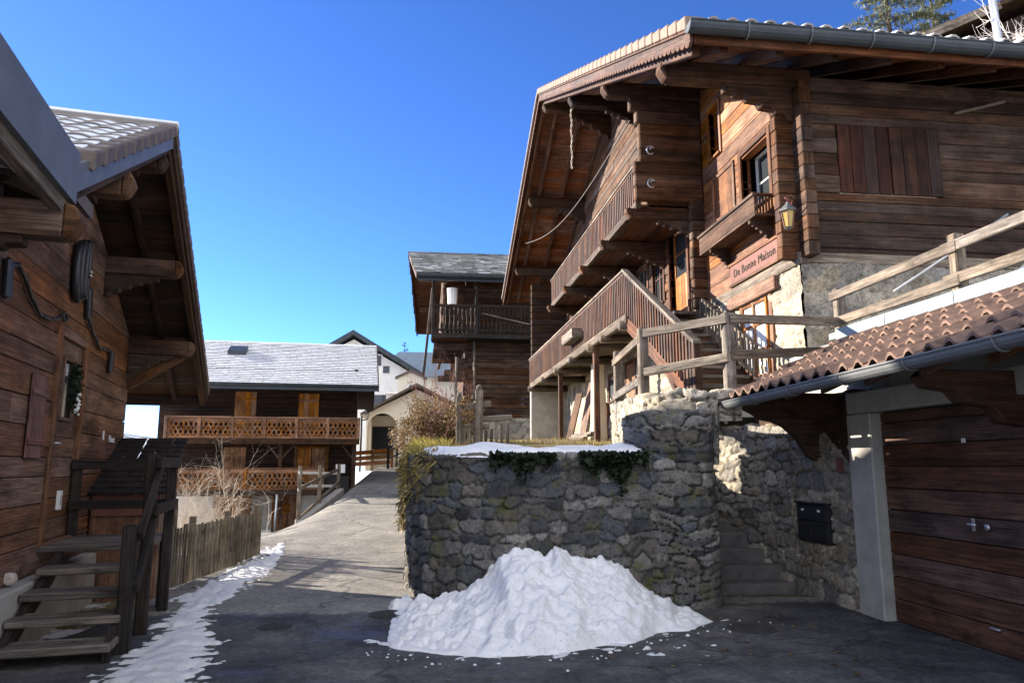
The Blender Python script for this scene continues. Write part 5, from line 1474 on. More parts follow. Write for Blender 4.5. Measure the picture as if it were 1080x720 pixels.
# drain covers
def cover(x, y, r, label):
    z = Zg(x, y) + .013
    t = thing('manhole_cover', label, 'manhole cover', (x, y, z))
    m = MB(); m.lathe((x, y, z), [(r + .04, 0), (r + .04, .006)], 24); m.build('ring', M['coverlid'], t)
    m = MB(); m.lathe((x, y, z + .006), [(r, 0), (r, .006)], 24)
    for k in range(-3, 4):
        w = math.sqrt(max(0, r * r - (k * r / 4) ** 2)) * .8
        if w > .03: m.box(x - w, x + w, y + k * r / 4 - .012, y + k * r / 4 + .012, z + .012, z + .016)
    m.build('lid', M['coverlid'], t)
cover(-1.39, 7.96, .13, 'small round iron cover in the dark asphalt near the snow strip')
cover(-.25, 8.42, .22, 'round iron cover in the asphalt at the edge of the sunlit road')
cover(3.28, 7.3, .2, 'rusty round cover in the asphalt between snow pile and garage')
# ------------------------------------------------------------------ middle chalet across the end of the road
MA = rad(4.5)
mid = thing('balcony_chalet', 'dark chalet with honey coloured fretwork balconies and a snowy shingle roof', 'chalet', (-2.7, 32.4, .2), 0, local=True)
mid.rotation_euler = (0, 0, MA)
# local: x to the right along the front (0 = right front corner), y = away ; local z is relative to .2
MZ = .2
MW = frame((0, 0, -MZ), (1, 0, 0), (0, -1, 0))      # along x, outward = -y ; z as world height
WL = -7.9
MO = [(-5.02, -4.18, 2.68, 4.66), (-2.12, -1.28, 2.68, 4.62)[0:4], (-5.30, -4.42, .66, 2.32), (-2.40, -1.20, .95, 2.28)]
MO[0] = (-4.98, -4.12, 2.70, 4.62); MO[1] = (-2.42, -1.58, 2.70, 4.58)
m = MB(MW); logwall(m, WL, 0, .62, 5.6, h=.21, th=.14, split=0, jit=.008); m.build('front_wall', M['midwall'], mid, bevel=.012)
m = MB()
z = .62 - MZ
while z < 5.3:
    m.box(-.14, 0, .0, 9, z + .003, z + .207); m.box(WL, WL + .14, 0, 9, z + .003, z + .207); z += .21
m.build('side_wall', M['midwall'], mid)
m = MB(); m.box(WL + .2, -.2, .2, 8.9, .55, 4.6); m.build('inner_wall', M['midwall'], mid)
m = MB(); m.box(WL + .05, -.15, .02, 9, -2.2, .62 - MZ); m.build('plaster_base', M['white'], mid)
for (u0, u1, z0, z1), lab in zip(MO[:3], 'abc'):
    m = MB(MW)
    for k in range(4):
        a = u0 + (u1 - u0) * k / 4; m.box(a + .003, a + (u1 - u0) / 4 - .003, .01, .045, z0, z1)
    m.box(u0 + .03, u1 - .03, .045, .065, z0 + .25, z0 + .34); m.box(u0 + .03, u1 - .03, .045, .065, z1 - .34, z1 - .25)
    m.build('shutter', M['shut'], mid, bevel=.005)
u0, u1, z0, z1 = MO[3]
c = casing(MW, u0, u1, z0, z1, .10, .05, .0).build('window', M['fret'], mid, bevel=.005)
m = MB(MW)
for k in range(2):
    a = u0 + (u1 - u0) / 2 * k; m.box(a + .02, a + (u1 - u0) / 2 - .02, .0, .03, z0, z1)
m.build('shutter', M['shut'], c, bevel=.004)
# doors and windows of the plastered base
for (u0, u1, z0, z1, mt) in ((-3.2, -2.25, -1.3, .42, 'fret'), (-5.5, -4.2, -.6, .30, 'shut')):
    c = casing(MW, u0, u1, z0, z1, .08, .06, -.0).build('door' if z0 < -1 else 'window', M['fret'], mid, bevel=.005)
    m = MB(MW); n = 5
    for k in range(n): a = u0 + (u1 - u0) * k / n; m.box(a + .003, a + (u1 - u0) / n - .003, -.01, .03, z0, z1)
    if z0 < -1: m.box(u0 + .3, u1 - .3, .03, .05, z0 + .95, z0 + 1.3)
    m.build('door_leaf' if z0 < -1 else 'shutter', M[mt], c, bevel=.004)
m = MB(MW); m.box(-4.1, -2.9, -.0, .012, -1.0, .4); m.build('pale_patch', M['concrete'], mid)
# balconies with fretwork
def fret_balcony(x0, x1, z, dep, side_l, side_r, nbays, parent):
    m = MB(MW)
    for k in range(6): m.box(x0, x1, .05 + dep * k / 6, .05 + dep * (k + 1) / 6 - .008, z - .05, z)
    b = m.build('balcony', M['dark'], parent)
    m = MB(MW); m.box(x0 - .05, x1 + .05, dep - .04, dep + .08, z - .20, z + .03)
    k = x0 + .4
    while k < x1: m.box(k - .06, k + .06, .0, dep + .12, z - .17, z - .055); k += 1.25
    m.build('floor_beam', M['dark'], b, bevel=.008)
    h = .86
    m = MB(MW)
    def run(p, q):
        p = Vector(p); q = Vector(q); L = (q - p).length; g = (q - p) / L; sd = Vector((-g.y, g.x, 0)); up = Vector((0, 0, 1))
        m.beam(p + up * h, q + up * h, .09, .06); m.beam(p + up * (h - .10), q + up * (h - .10), .03, .12); m.beam(p + up * .07, q + up * .07, .03, .10)
        n = max(1, round(L / .185)); w = L / n
        for i in range(n):
            c = p + g * (w * (i + .5))
            for s in (0, 1):
                za_, zb_ = .12 + s * .305, .12 + (s + 1) * .305
                m.beam(c - g * w / 2 + up * za_, c + up * (za_ + zb_) / 2 + g * 0, .024, .048); m.beam(c + up * (za_ + zb_) / 2, c - g * w / 2 + up * zb_, .026, .048)
                m.beam(c + g * w / 2 + up * za_, c + up * (za_ + zb_) / 2, .025, .048); m.beam(c + up * (za_ + zb_) / 2, c + g * w / 2 + up * zb_, .023, .048)
            m.beam(c + up * .10, c + up * (h - .14), .022, .03)
    run((x0, dep, z), (x1, dep, z))
    if side_l: run((x0, .0, z), (x0, dep, z))
    if side_r: run((x1, .0, z), (x1, dep, z))
    m.build('fretwork', M['fret'], b)
    for i in range(nbays + 1):
        m = MB(MW); x = x0 + (x1 - x0) * i / nbays; m.box(x - .06, x + .06, dep + .005, dep + .06, z - .02, z + h + .03); m.build('baluster_post', M['fret'], b, bevel=.006)
    return b
fret_balcony(-7.3, .1, 2.62, 1.25, True, True, 6, mid)
fret_balcony(-7.2, -1.25, .60, 1.25, True, True, 2, mid)
# posts, braces and props
for x in (-2.95, -.05):
    m = MB(MW); m.box(x - .08, x + .08, 1.02, 1.18, -.5 if x > -1 else .6, 2.45)
    p = m.build('post', M['dark'], mid, bevel=.01)
    m = MB(MW); 
    for s in (-1, 1):
        if x > -1 and s > 0: continue
        m.beam((x + s * .05, 1.1, 1.85), (x + s * .5, 1.1, 2.40), .08, .08)
    m.build('brace', M['dark'], p)
m = MB(MW); m.tube([(-2.98, 1.35, .45), (-3.0, 1.45, -1.3)], .05, 8); m.build('pipe', M['steel'], mid)
m = MB(MW); m.box(-3.72, -3.34, .9, 1.1, .62, 1.25); m.build('crate', M['grey'], mid)
# roof: near slope with rows of snowy shingles
RX0, RX1 = -8.6, .85
ye, ze, yr, zrd = -1.75, 4.80 - MZ, 4.1, 7.38 - MZ
m = MB(); rows = 26
for j in range(rows):
    a = ye + (yr - ye) * j / rows; b = ye + (yr - ye) * (j + 1) / rows + .08
    za_ = ze + (zrd - ze) * j / rows; zb_ = ze + (zrd - ze) * (j + 1) / rows + .035
    x = RX0 - R.uniform(0, .2); xe = RX1 - .0 * j
    while x < xe:
        w = R.uniform(.18, .34); p = max(x, RX0); q = min(x + w, xe)
        if q - p > .03:
            d = R.uniform(-.004, .010); u = .03 + d
            m.hexa([(p + .004, a, za_), (q - .004, a, za_), (q - .004, b, zb_ - .04), (p + .004, b, zb_ - .04), (p + .004, a - R.uniform(0, .02), za_ + u), (q - .004, a - R.uniform(0, .02), za_ + u), (q - .004, b, zb_ - .012), (p + .004, b, zb_ - .012)])
        x += w
mroof = m.build('roof', M['snowtile'], mid)
m = MB(); 
m.hexa([(RX0, ye + .05, ze - .14), (RX1 - .02, ye + .05, ze - .14), (RX1 - .02, yr, zrd - .14), (RX0, yr, zrd - .14), (RX0, ye + .05, ze - .01), (RX1 - .02, ye + .05, ze - .01), (RX1 - .02, yr, zrd - .01), (RX0, yr, zrd - .01)])
m.hexa([(RX0, yr, zrd - .14), (RX1 - .02, yr, zrd - .14), (RX1 - .02, yr + 5.85, ze - .14), (RX0, yr + 5.85, ze - .14), (RX0, yr, zrd - .0), (RX1 - .02, yr, zrd - .0), (RX1 - .02, yr + 5.85, ze), (RX0, yr + 5.85, ze)])
m.build('roof_deck', M['midwall'], mroof)
m = MB(); m.box(RX0 - .02, RX1 + .02, ye - .10, ye - .05, ze - .24, ze + .03, .5); gutter(m, [(RX0, ye - .13, ze - .02), (RX1, ye - .13, ze - .02)], .09); m.build('gutter', M['zincdark'], mroof)
m = MB(); 
for s in (0, 1):
    y0_, y1_ = (ye, yr) if s == 0 else (yr, yr + 5.85); z0_2, z1_2 = (ze, zrd) if s == 0 else (zrd, ze)
    m.hexa([(RX1 - .03, y0_, z0_2 - .25), (RX1 + .02, y0_, z0_2 - .25), (RX1 + .02, y1_, z1_2 - .25), (RX1 - .03, y1_, z1_2 - .25), (RX1 - .03, y0_, z0_2 + .05), (RX1 + .02, y0_, z0_2 + .05), (RX1 + .02, y1_, z1_2 + .05), (RX1 - .03, y1_, z1_2 + .05)])
m.build('verge_board', M['dark'], mroof)
m = MB(); m.prism([(0, .3), (9, .3), (9, 4.6), (4.2, 6.75), (0, 4.95)], (-.07, 0, 0), (0, 1, 0), (0, 0, 1), (-.05, 0, 0)); m.build('gable_wall', M['midwall'], mid)
m = MB(); jx, jy = -5.35, 2.2; f = (jy - ye) / (yr - ye); jz = ze + (zrd - ze) * f
m.hexa([(jx - .38, jy - .3, jz - .1), (jx + .38, jy - .3, jz - .1), (jx + .38, jy + .45, jz + .23), (jx - .38, jy + .45, jz + .23), (jx - .38, jy - .3, jz + .08), (jx + .38, jy - .3, jz + .08), (jx + .38, jy + .45, jz + .41), (jx - .38, jy + .45, jz + .41)])
m.build('skylight', M['zincdark'], mroof)
# notice board / meter box by the corner
m = MB(MW); m.box(-.75, -.38, 1.30, 1.36, 1.28, 1.62); m.build('notice', M['whitepaint'], mid)
m = MB(MW); m.box(-1.3, -.2, .2, 1.0, .3, 1.15); m.build('bin_enclosure', M['iron'], mid, bevel=.02)

# ramp wall with its railing
A, B = Vector((-3.72, 25.4, 0)), Vector((-2.85, 29.6, 0))
t = thing('ramp_wall', 'low pale stone kerb wall with a wooden railing beside the road', 'ramp wall', (-3.5, 27.5, 0))
m = MB(); g = (B - A).normalized(); sd = Vector((g.y, -g.x, 0))
m.hexa([A - sd * .28 + Vector((0, 0, -1.2)), A + Vector((0, 0, -1.2)), B + Vector((0, 0, -.3)), B - sd * .28 + Vector((0, 0, -.3)), A - sd * .28 + Vector((0, 0, -.15)), A + Vector((0, 0, -.2)), B + Vector((0, 0, .72)), B - sd * .28 + Vector((0, 0, .72))])
m.build('kerb', M['concrete'], t, bevel=.03)
for k, (u, h) in enumerate(((.02, 1.75), (.48, 1.35), (.98, .95))):
    p = A.lerp(B, u) - sd * .2; z = -.2 + .9 * u; m = MB(); m.box(p.x - .06, p.x + .06, p.y - .06, p.y + .06, z, z + h); m.build('post', M['grey'], t, bevel=.01)
p0, p1 = A.lerp(B, .0) - sd * .2, A.lerp(B, 1) - sd * .2
for h0, h1 in ((1.62, 1.60), (.62, 1.12)):
    m = MB(); m.beam(p0 + Vector((0, 0, -.2 + h0 - .85 + .25)), p1 + Vector((0, 0, .7 + h1 - .85)), .05, .11); m.build('rail', M['grey'], t, bevel=.008)
q0 = p0 + Vector((-.30, .1, 0))
for h in (1.55, 1.0): m = MB(); m.beam(p0 + Vector((0, 0, -.2 + h)), q0 + Vector((0, 2.4, -.2 + h + .05)), .05, .10); m.build('rail', M['whitepaint'], t, bevel=.008)
for h in (1.52, 1.05): m = MB(); m.beam(q0 + Vector((0, 2.4, -.2 + h)), p1 + Vector((0, .0, -.05 + h - .2)), .05, .10); m.build('rail', M['whitepaint'], t, bevel=.008)

# ------------------------------------------------------------------ second log chalet behind the big one
H2 = thing('stone_roofed_chalet', 'old log chalet with a snowy stone roof and a black slatted balcony', 'chalet', (2.6, 34, 2.4))
WX = .95; HY = 34.0
m = MB(frame((0, HY, 0), (1, 0, 0), (0, -1, 0))); logwall(m, 2.0, 9, 3.7, 10.4, h=.24, th=.16, split=5, jit=.02); m.build('front_wall', M['old'], H2, bevel=.02)
m = MB(frame((2.0, 0, 0), (0, 1, 0), (-1, 0, 0))); logwall(m, HY, 44, 3.7, 7.2, h=.24, th=.16, split=6, jit=.02); m.build('side_wall', M['old'], H2, bevel=.02)
m = MB(frame((.95, 0, 0), (0, 1, 0), (-1, 0, 0))); logwall(m, HY - .2, 44, 7.2, 11.4, h=.24, th=.16, split=6, jit=.02, clip=lambda z: (HY - .2 + max(0, (z - 9.9)) / .37, 44 - max(0, z - 9.0) / .37)); m.build('upper_side_wall', M['old'], H2, bevel=.02)
m = MB(frame((0, HY, 0), (1, 0, 0), (0, -1, 0))); logwall(m, .95, 2.0, 7.2, 10.0, h=.24, th=.16, split=0, jit=.02); m.build('upper_front_wall', M['old'], H2, bevel=.02)
rubble('stone_base', [(2.0, 42), (2.0, 34.0), (9, 34.0)], 1.8, 3.72, cell=(.6, .3), depth=.06, res=.09, seed=61, pal=PAL_LIGHT, mortar=(.36, .33, .27), parent=H2, cap=0)
for y in (34.2, 35.6, 37.2, 39):
    m = MB(); m.box(.55, 2.2, y - .13, y + .13, 6.9, 7.18); m.build('cantilever_beam', M['old'], H2, bevel=.02)
m = MB()
for k in range(4): m.box(1.9 - .28 * (4 - k), 2.1, 34.05, 34.35, 5.4 + .28 * k, 5.66 + .28 * k)
for k in range(7): m.box(.45 + .0 * k, 2.1, 33.0 + .2 * k, 33.18 + .2 * k, 7.22, 7.27)
m.build('stepped_corbel', M['old'], H2, bevel=.02)
m = MB(); m.box(.42, 5.6, 32.75, 32.9, 7.22, 7.42); m.box(.42, 5.6, 32.9, 34, 7.24, 7.3); bk = m.build('balcony', M['blackwood'], H2, bevel=.01)
m = MB()
m.box(.42, 5.6, 32.78, 32.88, 8.66, 8.76); m.box(.42, 5.6, 32.8, 32.86, 7.55, 7.63)
x = .5
while x < 5.5:
    m.lathe((x, 32.83, 7.45), [(.03, 0), (.055, .18), (.06, .38), (.028, .56), (.03, .68), (.06, .9), (.05, 1.1), (.03, 1.22)], 6); x += .19
m.build('railing', M['blackwood'], bk)
for x in (.5, 2.45, 5.5):
    m = MB(); m.box(x - .07, x + .07, 32.77, 32.9, 7.4, 10.15); m.build('balcony_post', M['blackwood'], bk, bevel=.01)
m = MB(); m.beam((.46, 32.8, 9.5), (.12, 36, 5.9), .12, .06); m.build('slanting_board', M['grey'], bk)
m = MB(); m.beam((2.7, 32.72, 8.35), (5.6, 32.72, 7.75), .05, .06); m.build('loose_pole', M['grey'], bk)
for pp in ([(2.42, 33.6, 7.2), (2.42, 33.6, 3.2)], [(1.62, 33.7, 6.5), (1.55, 33.8, 2.6)]):
    m = MB(); m.tube(pp, .06, 8); m.build('prop', M['grey'], H2)
# roof
N_, A_, F_ = Vector((-.30, 32.2, 10.05)), Vector((-.72, 37.2, 12.35)), Vector((-.30, 42.6, 9.2))
XE = 9.0
def slope(mb, P0, P1, rows, w0, w1):
    for j in range(rows):
        p = P0.lerp(P1, j / rows); q = P0.lerp(P1, (j + 1.25) / rows); x = p.x - R.uniform(0, .1)
        while x < XE:
            w = R.uniform(w0, w1); d = R.uniform(-.01, .035); b0 = R.uniform(-.06, .04)
            mb.hexa([(x, p.y + b0, p.z), (x + w - .01, p.y + b0, p.z), (x + w - .01, q.y, q.z - .03), (x, q.y, q.z - .03), (x, p.y + b0, p.z + .07 + d), (x + w - .01, p.y + b0, p.z + .06 + d), (x + w - .01, q.y, q.z), (x, q.y, q.z)])
            x += w
m = MB(); slope(m, N_, A_, 15, .28, .62); r2 = m.build('roof', M['snowslate'], H2)
m = MB(); slope(m, F_, A_, 12, .4, .7); m.build('far_slope', M['snowslate'], r2)
m = MB()
m.hexa([N_ + Vector((.08, 0, -.14)), Vector((XE, N_.y, N_.z - .14)), Vector((XE, A_.y, A_.z - .14)), A_ + Vector((.08, 0, -.14)), N_ + Vector((.08, 0, -.02)), Vector((XE, N_.y, N_.z - .02)), Vector((XE, A_.y, A_.z - .02)), A_ + Vector((.08, 0, -.02))])
m.hexa([A_ + Vector((.08, 0, -.14)), Vector((XE, A_.y, A_.z - .14)), Vector((XE, F_.y, F_.z - .14)), F_ + Vector((.08, 0, -.14)), A_ + Vector((.08, 0, -.02)), Vector((XE, A_.y, A_.z - .02)), Vector((XE, F_.y, F_.z - .02)), F_ + Vector((.08, 0, -.02))])
m.build('soffit', M['red'], r2)
m = MB(); m.beam(N_ + Vector((.04, 0, -.15)), A_ + Vector((.04, 0, -.15)), .07, .26); m.beam(A_ + Vector((.04, 0, -.15)), F_ + Vector((.04, 0, -.15)), .07, .26); m.build('verge_board', M['red'], r2)
m = MB(); m.box(N_.x + .05, XE, N_.y - .03, N_.y + .05, N_.z - .36, N_.z - .02); gutter(m, [(N_.x + .05, N_.y - .16, N_.z - .12), (XE, N_.y - .16, N_.z - .12)], .13); m.build('gutter', M['zincdark'], r2)
m = MB()
for y in (34.0, 37.2, 40.6):
    z = 12.35 - abs(y - 37.2) * .48 - .5; m.box(-.15, 1.2, y - .12, y + .12, z - .25, z)
m.build('purlin', M['old'], r2, bevel=.02)
t = MB(); t.lathe((1.35, 33.0, 8.78), [(.20, 0), (.25, .75)], 10); tag(t.build('white_bucket', M['whitepaint'], None, (1.35, 33.0, 8.78)), 'white bucket standing on the rail of the black slatted balcony', 'bucket')
# ------------------------------------------------------------------ chapel and the houses behind it
ch = thing('chapel', 'small cream chapel with an arched porch and a bell turret', 'chapel', (-1.2, 48, 1.6))
CYF = 47.5
CFW = frame((0, CYF, 0), (1, 0, 0), (0, -1, 0))
xl, xr_, xa = -3.35, 3.2, -.25
apx, ez = 6.45, 4.75
# front wall with an arched opening
n = 16; ac, ar, asz = -2.35, .92, 3.9
arch = [(ac + ar, 1.2), (ac + ar, asz)] + [(ac + ar * math.cos(a), asz + ar * math.sin(a)) for a in np.linspace(0, math.pi, n)][1:-1] + [(ac - ar, asz), (ac - ar, 1.2)]
m = MB(CFW)
outer = [(xl, 1.2), (xl, ez + .0), (xa, apx - .15), (xr_, ez - .0), (xr_, 1.2)]
m.prism([(xl, 1.2), (ac - ar, 1.2), (ac - ar, asz)] + [(ac + ar * math.cos(a), asz + ar * math.sin(a)) for a in np.linspace(math.pi, math.pi / 2, 8)][1:] + [(ac, ez + (apx - ez) * (ac - xl) / (xa - xl)), (xl, ez)], (0, 0, 0), (1, 0, 0), (0, 0, 1), (0, -.3, 0))
m.prism([(ac + ar, 1.2), (xr_, 1.2), (xr_, ez), (xa, apx - .1), (ac, ez + (apx - ez) * (ac - xl) / (xa - xl))] + [(ac + ar * math.cos(a), asz + ar * math.sin(a)) for a in np.linspace(math.pi / 2, 0, 8)], (0, 0, 0), (1, 0, 0), (0, 0, 1), (0, -.3, 0))
m.build('front_wall', M['cream'], ch)
m = MB(); m.box(xl, xl + .3, CYF + .3, CYF + 9, 1.2, ez - .1); m.box(xr_ - .3, xr_, CYF + .3, CYF + 9, 1.2, ez - .1); m.box(xl + .3, xr_ - .3, CYF + 1.6, CYF + 1.9, 1.2, ez); m.build('side_wall', M['cream'], ch)
m = MB(); m.box(-3.05, -1.75, CYF + 1.56, CYF + 1.6, 2.3, 4.05); w_ = m.build('window', M['glass'], ch)
m = MB()
for k in range(8): x = -3.05 + 1.3 * k / 7; m.box(x - .018, x + .018, CYF + 1.48, CYF + 1.55, 2.2, 4.1)
for z in (2.3, 3.1, 3.95): m.box(-3.1, -1.7, CYF + 1.50, CYF + 1.54, z, z + .04)
m.build('grille', M['iron'], w_)
m = MB(); m.lathe((-1.18, CYF - .12, 1.2), [(.17, 0), (.17, .2), (.12, .25), (.11, 2.5), (.17, 2.6), (.18, 2.75)], 12); m.build('column', M['cream'], ch)
m = MB()
for (a, b) in (((xl - .35, ez - .12), (xa, apx + .1)), ((xa, apx + .1), (xr_ + .35, ez - .12))):
    m.hexa([(a[0], CYF - .5, a[1]), (b[0], CYF - .5, b[1]), (b[0], CYF + 9, b[1]), (a[0], CYF + 9, a[1]), (a[0], CYF - .5, a[1] + .16), (b[0], CYF - .5, b[1] + .16), (b[0], CYF + 9, b[1] + .16), (a[0], CYF + 9, a[1] + .16)])
m.build('roof', M['tilegrey'], ch)
# bell turret
bx, by = -.65, CYF + 2.2
m = MB(); 
m.prism([(-.85, 5.6), (-.32, 5.6), (-.32, 6.75)] + [(.32 * math.cos(a), 6.75 + .32 * math.sin(a)) for a in np.linspace(math.pi, math.pi / 2, 6)][1:] + [(0, 7.75), (-.85, 7.35)], (bx, by - .1, 0), (1, 0, 0), (0, 0, 1), (0, .5, 0))
m.prism([(.32, 5.6), (.85, 5.6), (.85, 7.35), (0, 7.75)] + [(.32 * math.cos(a), 6.75 + .32 * math.sin(a)) for a in np.linspace(math.pi / 2, 0, 6)], (bx, by - .1, 0), (1, 0, 0), (0, 0, 1), (0, .5, 0))
m.build('bell_turret', M['cream'], ch)
m = MB(); m.prism([(-1.05, 7.25), (0, 7.72), (1.05, 7.25), (1.05, 7.38), (0, 7.88), (-1.05, 7.38)], (bx, by - .25, 0), (1, 0, 0), (0, 0, 1), (0, .8, 0)); m.build('turret_roof', M['tilegrey'], ch)
m = MB(); m.lathe((bx, by + .1, 6.45), [(.24, 0), (.2, .12), (.12, .35), (.04, .42)], 10); m.build('bell', M['iron'], ch)
# white house with a dark gable
wh = thing('white_house', 'white house with a dark pointed gable roof rising behind the chapel', 'house', (-4.8, 57, 1.8))
Y2 = 56.5
m = MB(); m.prism([(-9.5, 1.5), (-.2, 1.5), (-.2, 8.2), (-5.1, 11.0), (-9.5, 8.6)], (0, Y2, 0), (1, 0, 0), (0, 0, 1), (0, 9, 0)); m.build('wall', M['white'], wh)
m = MB()
for (a, b) in (((-10.3, 8.0), (-5.1, 11.25)), ((-5.1, 11.25), (.3, 8.0))):
    m.hexa([(a[0], Y2 - .9, a[1]), (b[0], Y2 - .9, b[1]), (b[0], Y2 + 9.5, b[1]), (a[0], Y2 + 9.5, a[1]), (a[0], Y2 - .9, a[1] + .34), (b[0], Y2 - .9, b[1] + .34), (b[0], Y2 + 9.5, b[1] + .34), (a[0], Y2 + 9.5, a[1] + .34)])
m.build('roof', M['zincdark'], wh)
for (x, z, w, h) in ((-3.25, 9.0, .5, .8), (-2.62, 8.45, .5, .55), (-3.2, 5.6, .6, 1.2)):
    c = MB(); F2 = frame((0, Y2, 0), (1, 0, 0), (0, -1, 0)); c = casing(F2, x - w / 2, x + w / 2, z, z + h, .07, .03, -.005).build('window', M['white'], wh)
    q = MB(F2); q.box(x - w / 2, x + w / 2, .006, .012, z, z + h); q.build('pane', M['glass'], c)
m = MB(); m.box(-2.9, -2.1, Y2 - .08, Y2 - .02, 5.3, 6.8); m.build('shutter', M['zincdark'], wh)
m = MB(); m.box(-2.3, .9, Y2 - 6, Y2 - 5.6, 5.2, 6.3); m.box(-2.3, .9, Y2 - 6.5, Y2 - 5, 6.3, 6.42); m.build('annexe', M['white'], wh)
# blue grey roof farther back
fh = thing('grey_roofed_house', 'pale house with a thinly snowed blue grey roof in the far background', 'house', (1, 72, 2))
m = MB(); m.box(-4, 6.5, 68.5, 78, 1.5, 9.6); m.build('wall', M['white'], fh)
m = MB(); m.hexa([(-4.6, 67.5, 9.4), (7, 67.5, 9.4), (3.2, 73, 12.4), (-2.2, 73, 12.4), (-4.6, 67.5, 9.6), (7, 67.5, 9.6), (3.2, 73, 12.6), (-2.2, 73, 12.6)]); m.build('roof', M['zinclight'], fh)
# street lantern on a bracket at the chapel corner
t = thing('street_lantern', 'black street lantern in front of the cream chapel', 'street lantern', (-3.2, 44.6, 1.6))
lx, ly, lz_ = -3.05, 44.6, 4.75
m = MB(); m.lathe((lx, ly, lz_), [(.17, 0), (.30, .62)], 6); m.build('lamp_glass', M['glass'], t)
m = MB(); m.lathe((lx, ly, lz_ + .62), [(.38, 0), (.34, .06), (.14, .30), (.06, .34), (.05, .5), (.0, .56)], 6)
for k in range(6):
    a = 2 * math.pi * k / 6; m.tube([(lx + .17 * math.cos(a), ly + .17 * math.sin(a), lz_), (lx + .31 * math.cos(a), ly + .31 * math.sin(a), lz_ + .62)], .022, 5)
m.build('lamp_roof', M['iron'], t)
m = MB(); m.lathe((lx, ly, lz_ - .12), [(.05, 0), (.18, .12)], 6); m.tube([(lx, ly, lz_ - .1), (lx - .02, ly, lz_ - .5), (lx - .35, ly + .05, lz_ - .55)], .04, 6); m.tube([(lx - .38, ly + .05, 1.2), (lx - .38, ly + .05, lz_ - .3)], .06, 8)
m.build('lamp_post', M['iron'], t)
# low plank fence and rail fences by the chapel
t = thing('plank_fence', 'low honey coloured plank fence in front of the chapel', 'fence', (-3, 43, 1.4))
m = MB()
for k in range(3): m.beam((-3.75, 42.5, 1.62 + k * .30), (-1.55, 45.0, 1.78 + k * .34), .04, .22)
m.build('board', M['fret'], t)
for k in range(3):
    p = Vector((-3.7, 42.5, 1.3)).lerp(Vector((-1.6, 45, 1.4)), k / 2); m = MB(); m.box(p.x - .06, p.x + .06, p.y - .1, p.y + .02, p.z - .1, p.z + 1.15); m.build('post', M['fret'], t)
t = thing('path_fence', 'dark rail fence along the snowy path right of the chapel porch', 'fence', (-.9, 46, 1.6))
pts = [Vector((-1.75, 43.0, 1.45)), Vector((-1.35, 46, 1.7)), Vector((-.75, 49.5, 2.1)), Vector((.0, 53, 2.6))]
for p in pts:
    m = MB(); m.box(p.x - .07, p.x + .07, p.y - .07, p.y + .07, p.z - .2, p.z + 1.1); m.build('post', M['blackwood'], t)
for a, b in zip(pts[:-1], pts[1:]):
    for h in (.5, .95): m = MB(); m.beam(a + Vector((0, 0, h)), b + Vector((0, 0, h)), .06, .11); m.build('rail', M['blackwood'], t)
o = sheet('snowy_path', np.arange(-1.3, .6, .15), np.arange(43.5, 56, .4), lambda x, y: zr(y) + .05 + .07 * np.clip(y - 46, 0, 20) + .03 * VN(77)(x, y, 1), M['snowclean'], 'structure')
# snow topped stakes at the drop on the left
for k in range(4):
    m = MB(); x, y = -9.2 + k * .42, 21.5 + .1 * k; z = Zg(x, y)
    st_ = thing('snowy_stake', 'dark stake capped with snow beyond the shelter roof', 'stake', (x, y, z), group='snow capped stakes')
    m.box(x - .08, x + .08, y - .08, y + .08, z, 2.0 + .06 * (k % 2)); m.build('stake', M['grey'], st_)
    m = MB(); m.lathe((x, y, 2.0 + .06 * (k % 2)), [(.15, -.04), (.16, .04), (.10, .14), (.02, .17)], 10); m.build('snow_cap', M['snowclean'], st_)

# house on the slope, upper right
uh = thing('upper_house', 'dark house gable with pale barge board above the big chalet roof', 'house', (26, 32, 12))
Y3 = 30.0
m = MB(); m.prism([(24.2, 12), (40, 12), (40, 19.6), (31.5, 24.6), (24.2, 21.2)], (0, Y3, 0), (1, 0, 0), (0, 0, 1), (0, 8, 0)); m.build('wall', M['midwall'], uh)
m = MB(); m.hexa([(23.0, Y3 - 1, 21.2), (31.5, Y3 - 1, 25.3), (31.5, Y3 + 9, 25.3), (23.0, Y3 + 9, 21.2), (23.0, Y3 - 1, 21.45), (31.5, Y3 - 1, 25.55), (31.5, Y3 + 9, 25.55), (23, Y3 + 9, 21.45)])
m.hexa([(31.5, Y3 - 1, 25.3), (41, Y3 - 1, 20.8), (41, Y3 + 9, 20.8), (31.5, Y3 + 9, 25.3), (31.5, Y3 - 1, 25.55), (41, Y3 - 1, 21.05), (41, Y3 + 9, 21.05), (31.5, Y3 + 9, 25.55)]); r3 = m.build('roof', M['dark'], uh)
m = MB(); m.beam((22.9, Y3 - 1.08, 21.2), (26.9, Y3 - 1.08, 23.12), .12, .42); m.build('barge_board', M['grey'], r3)
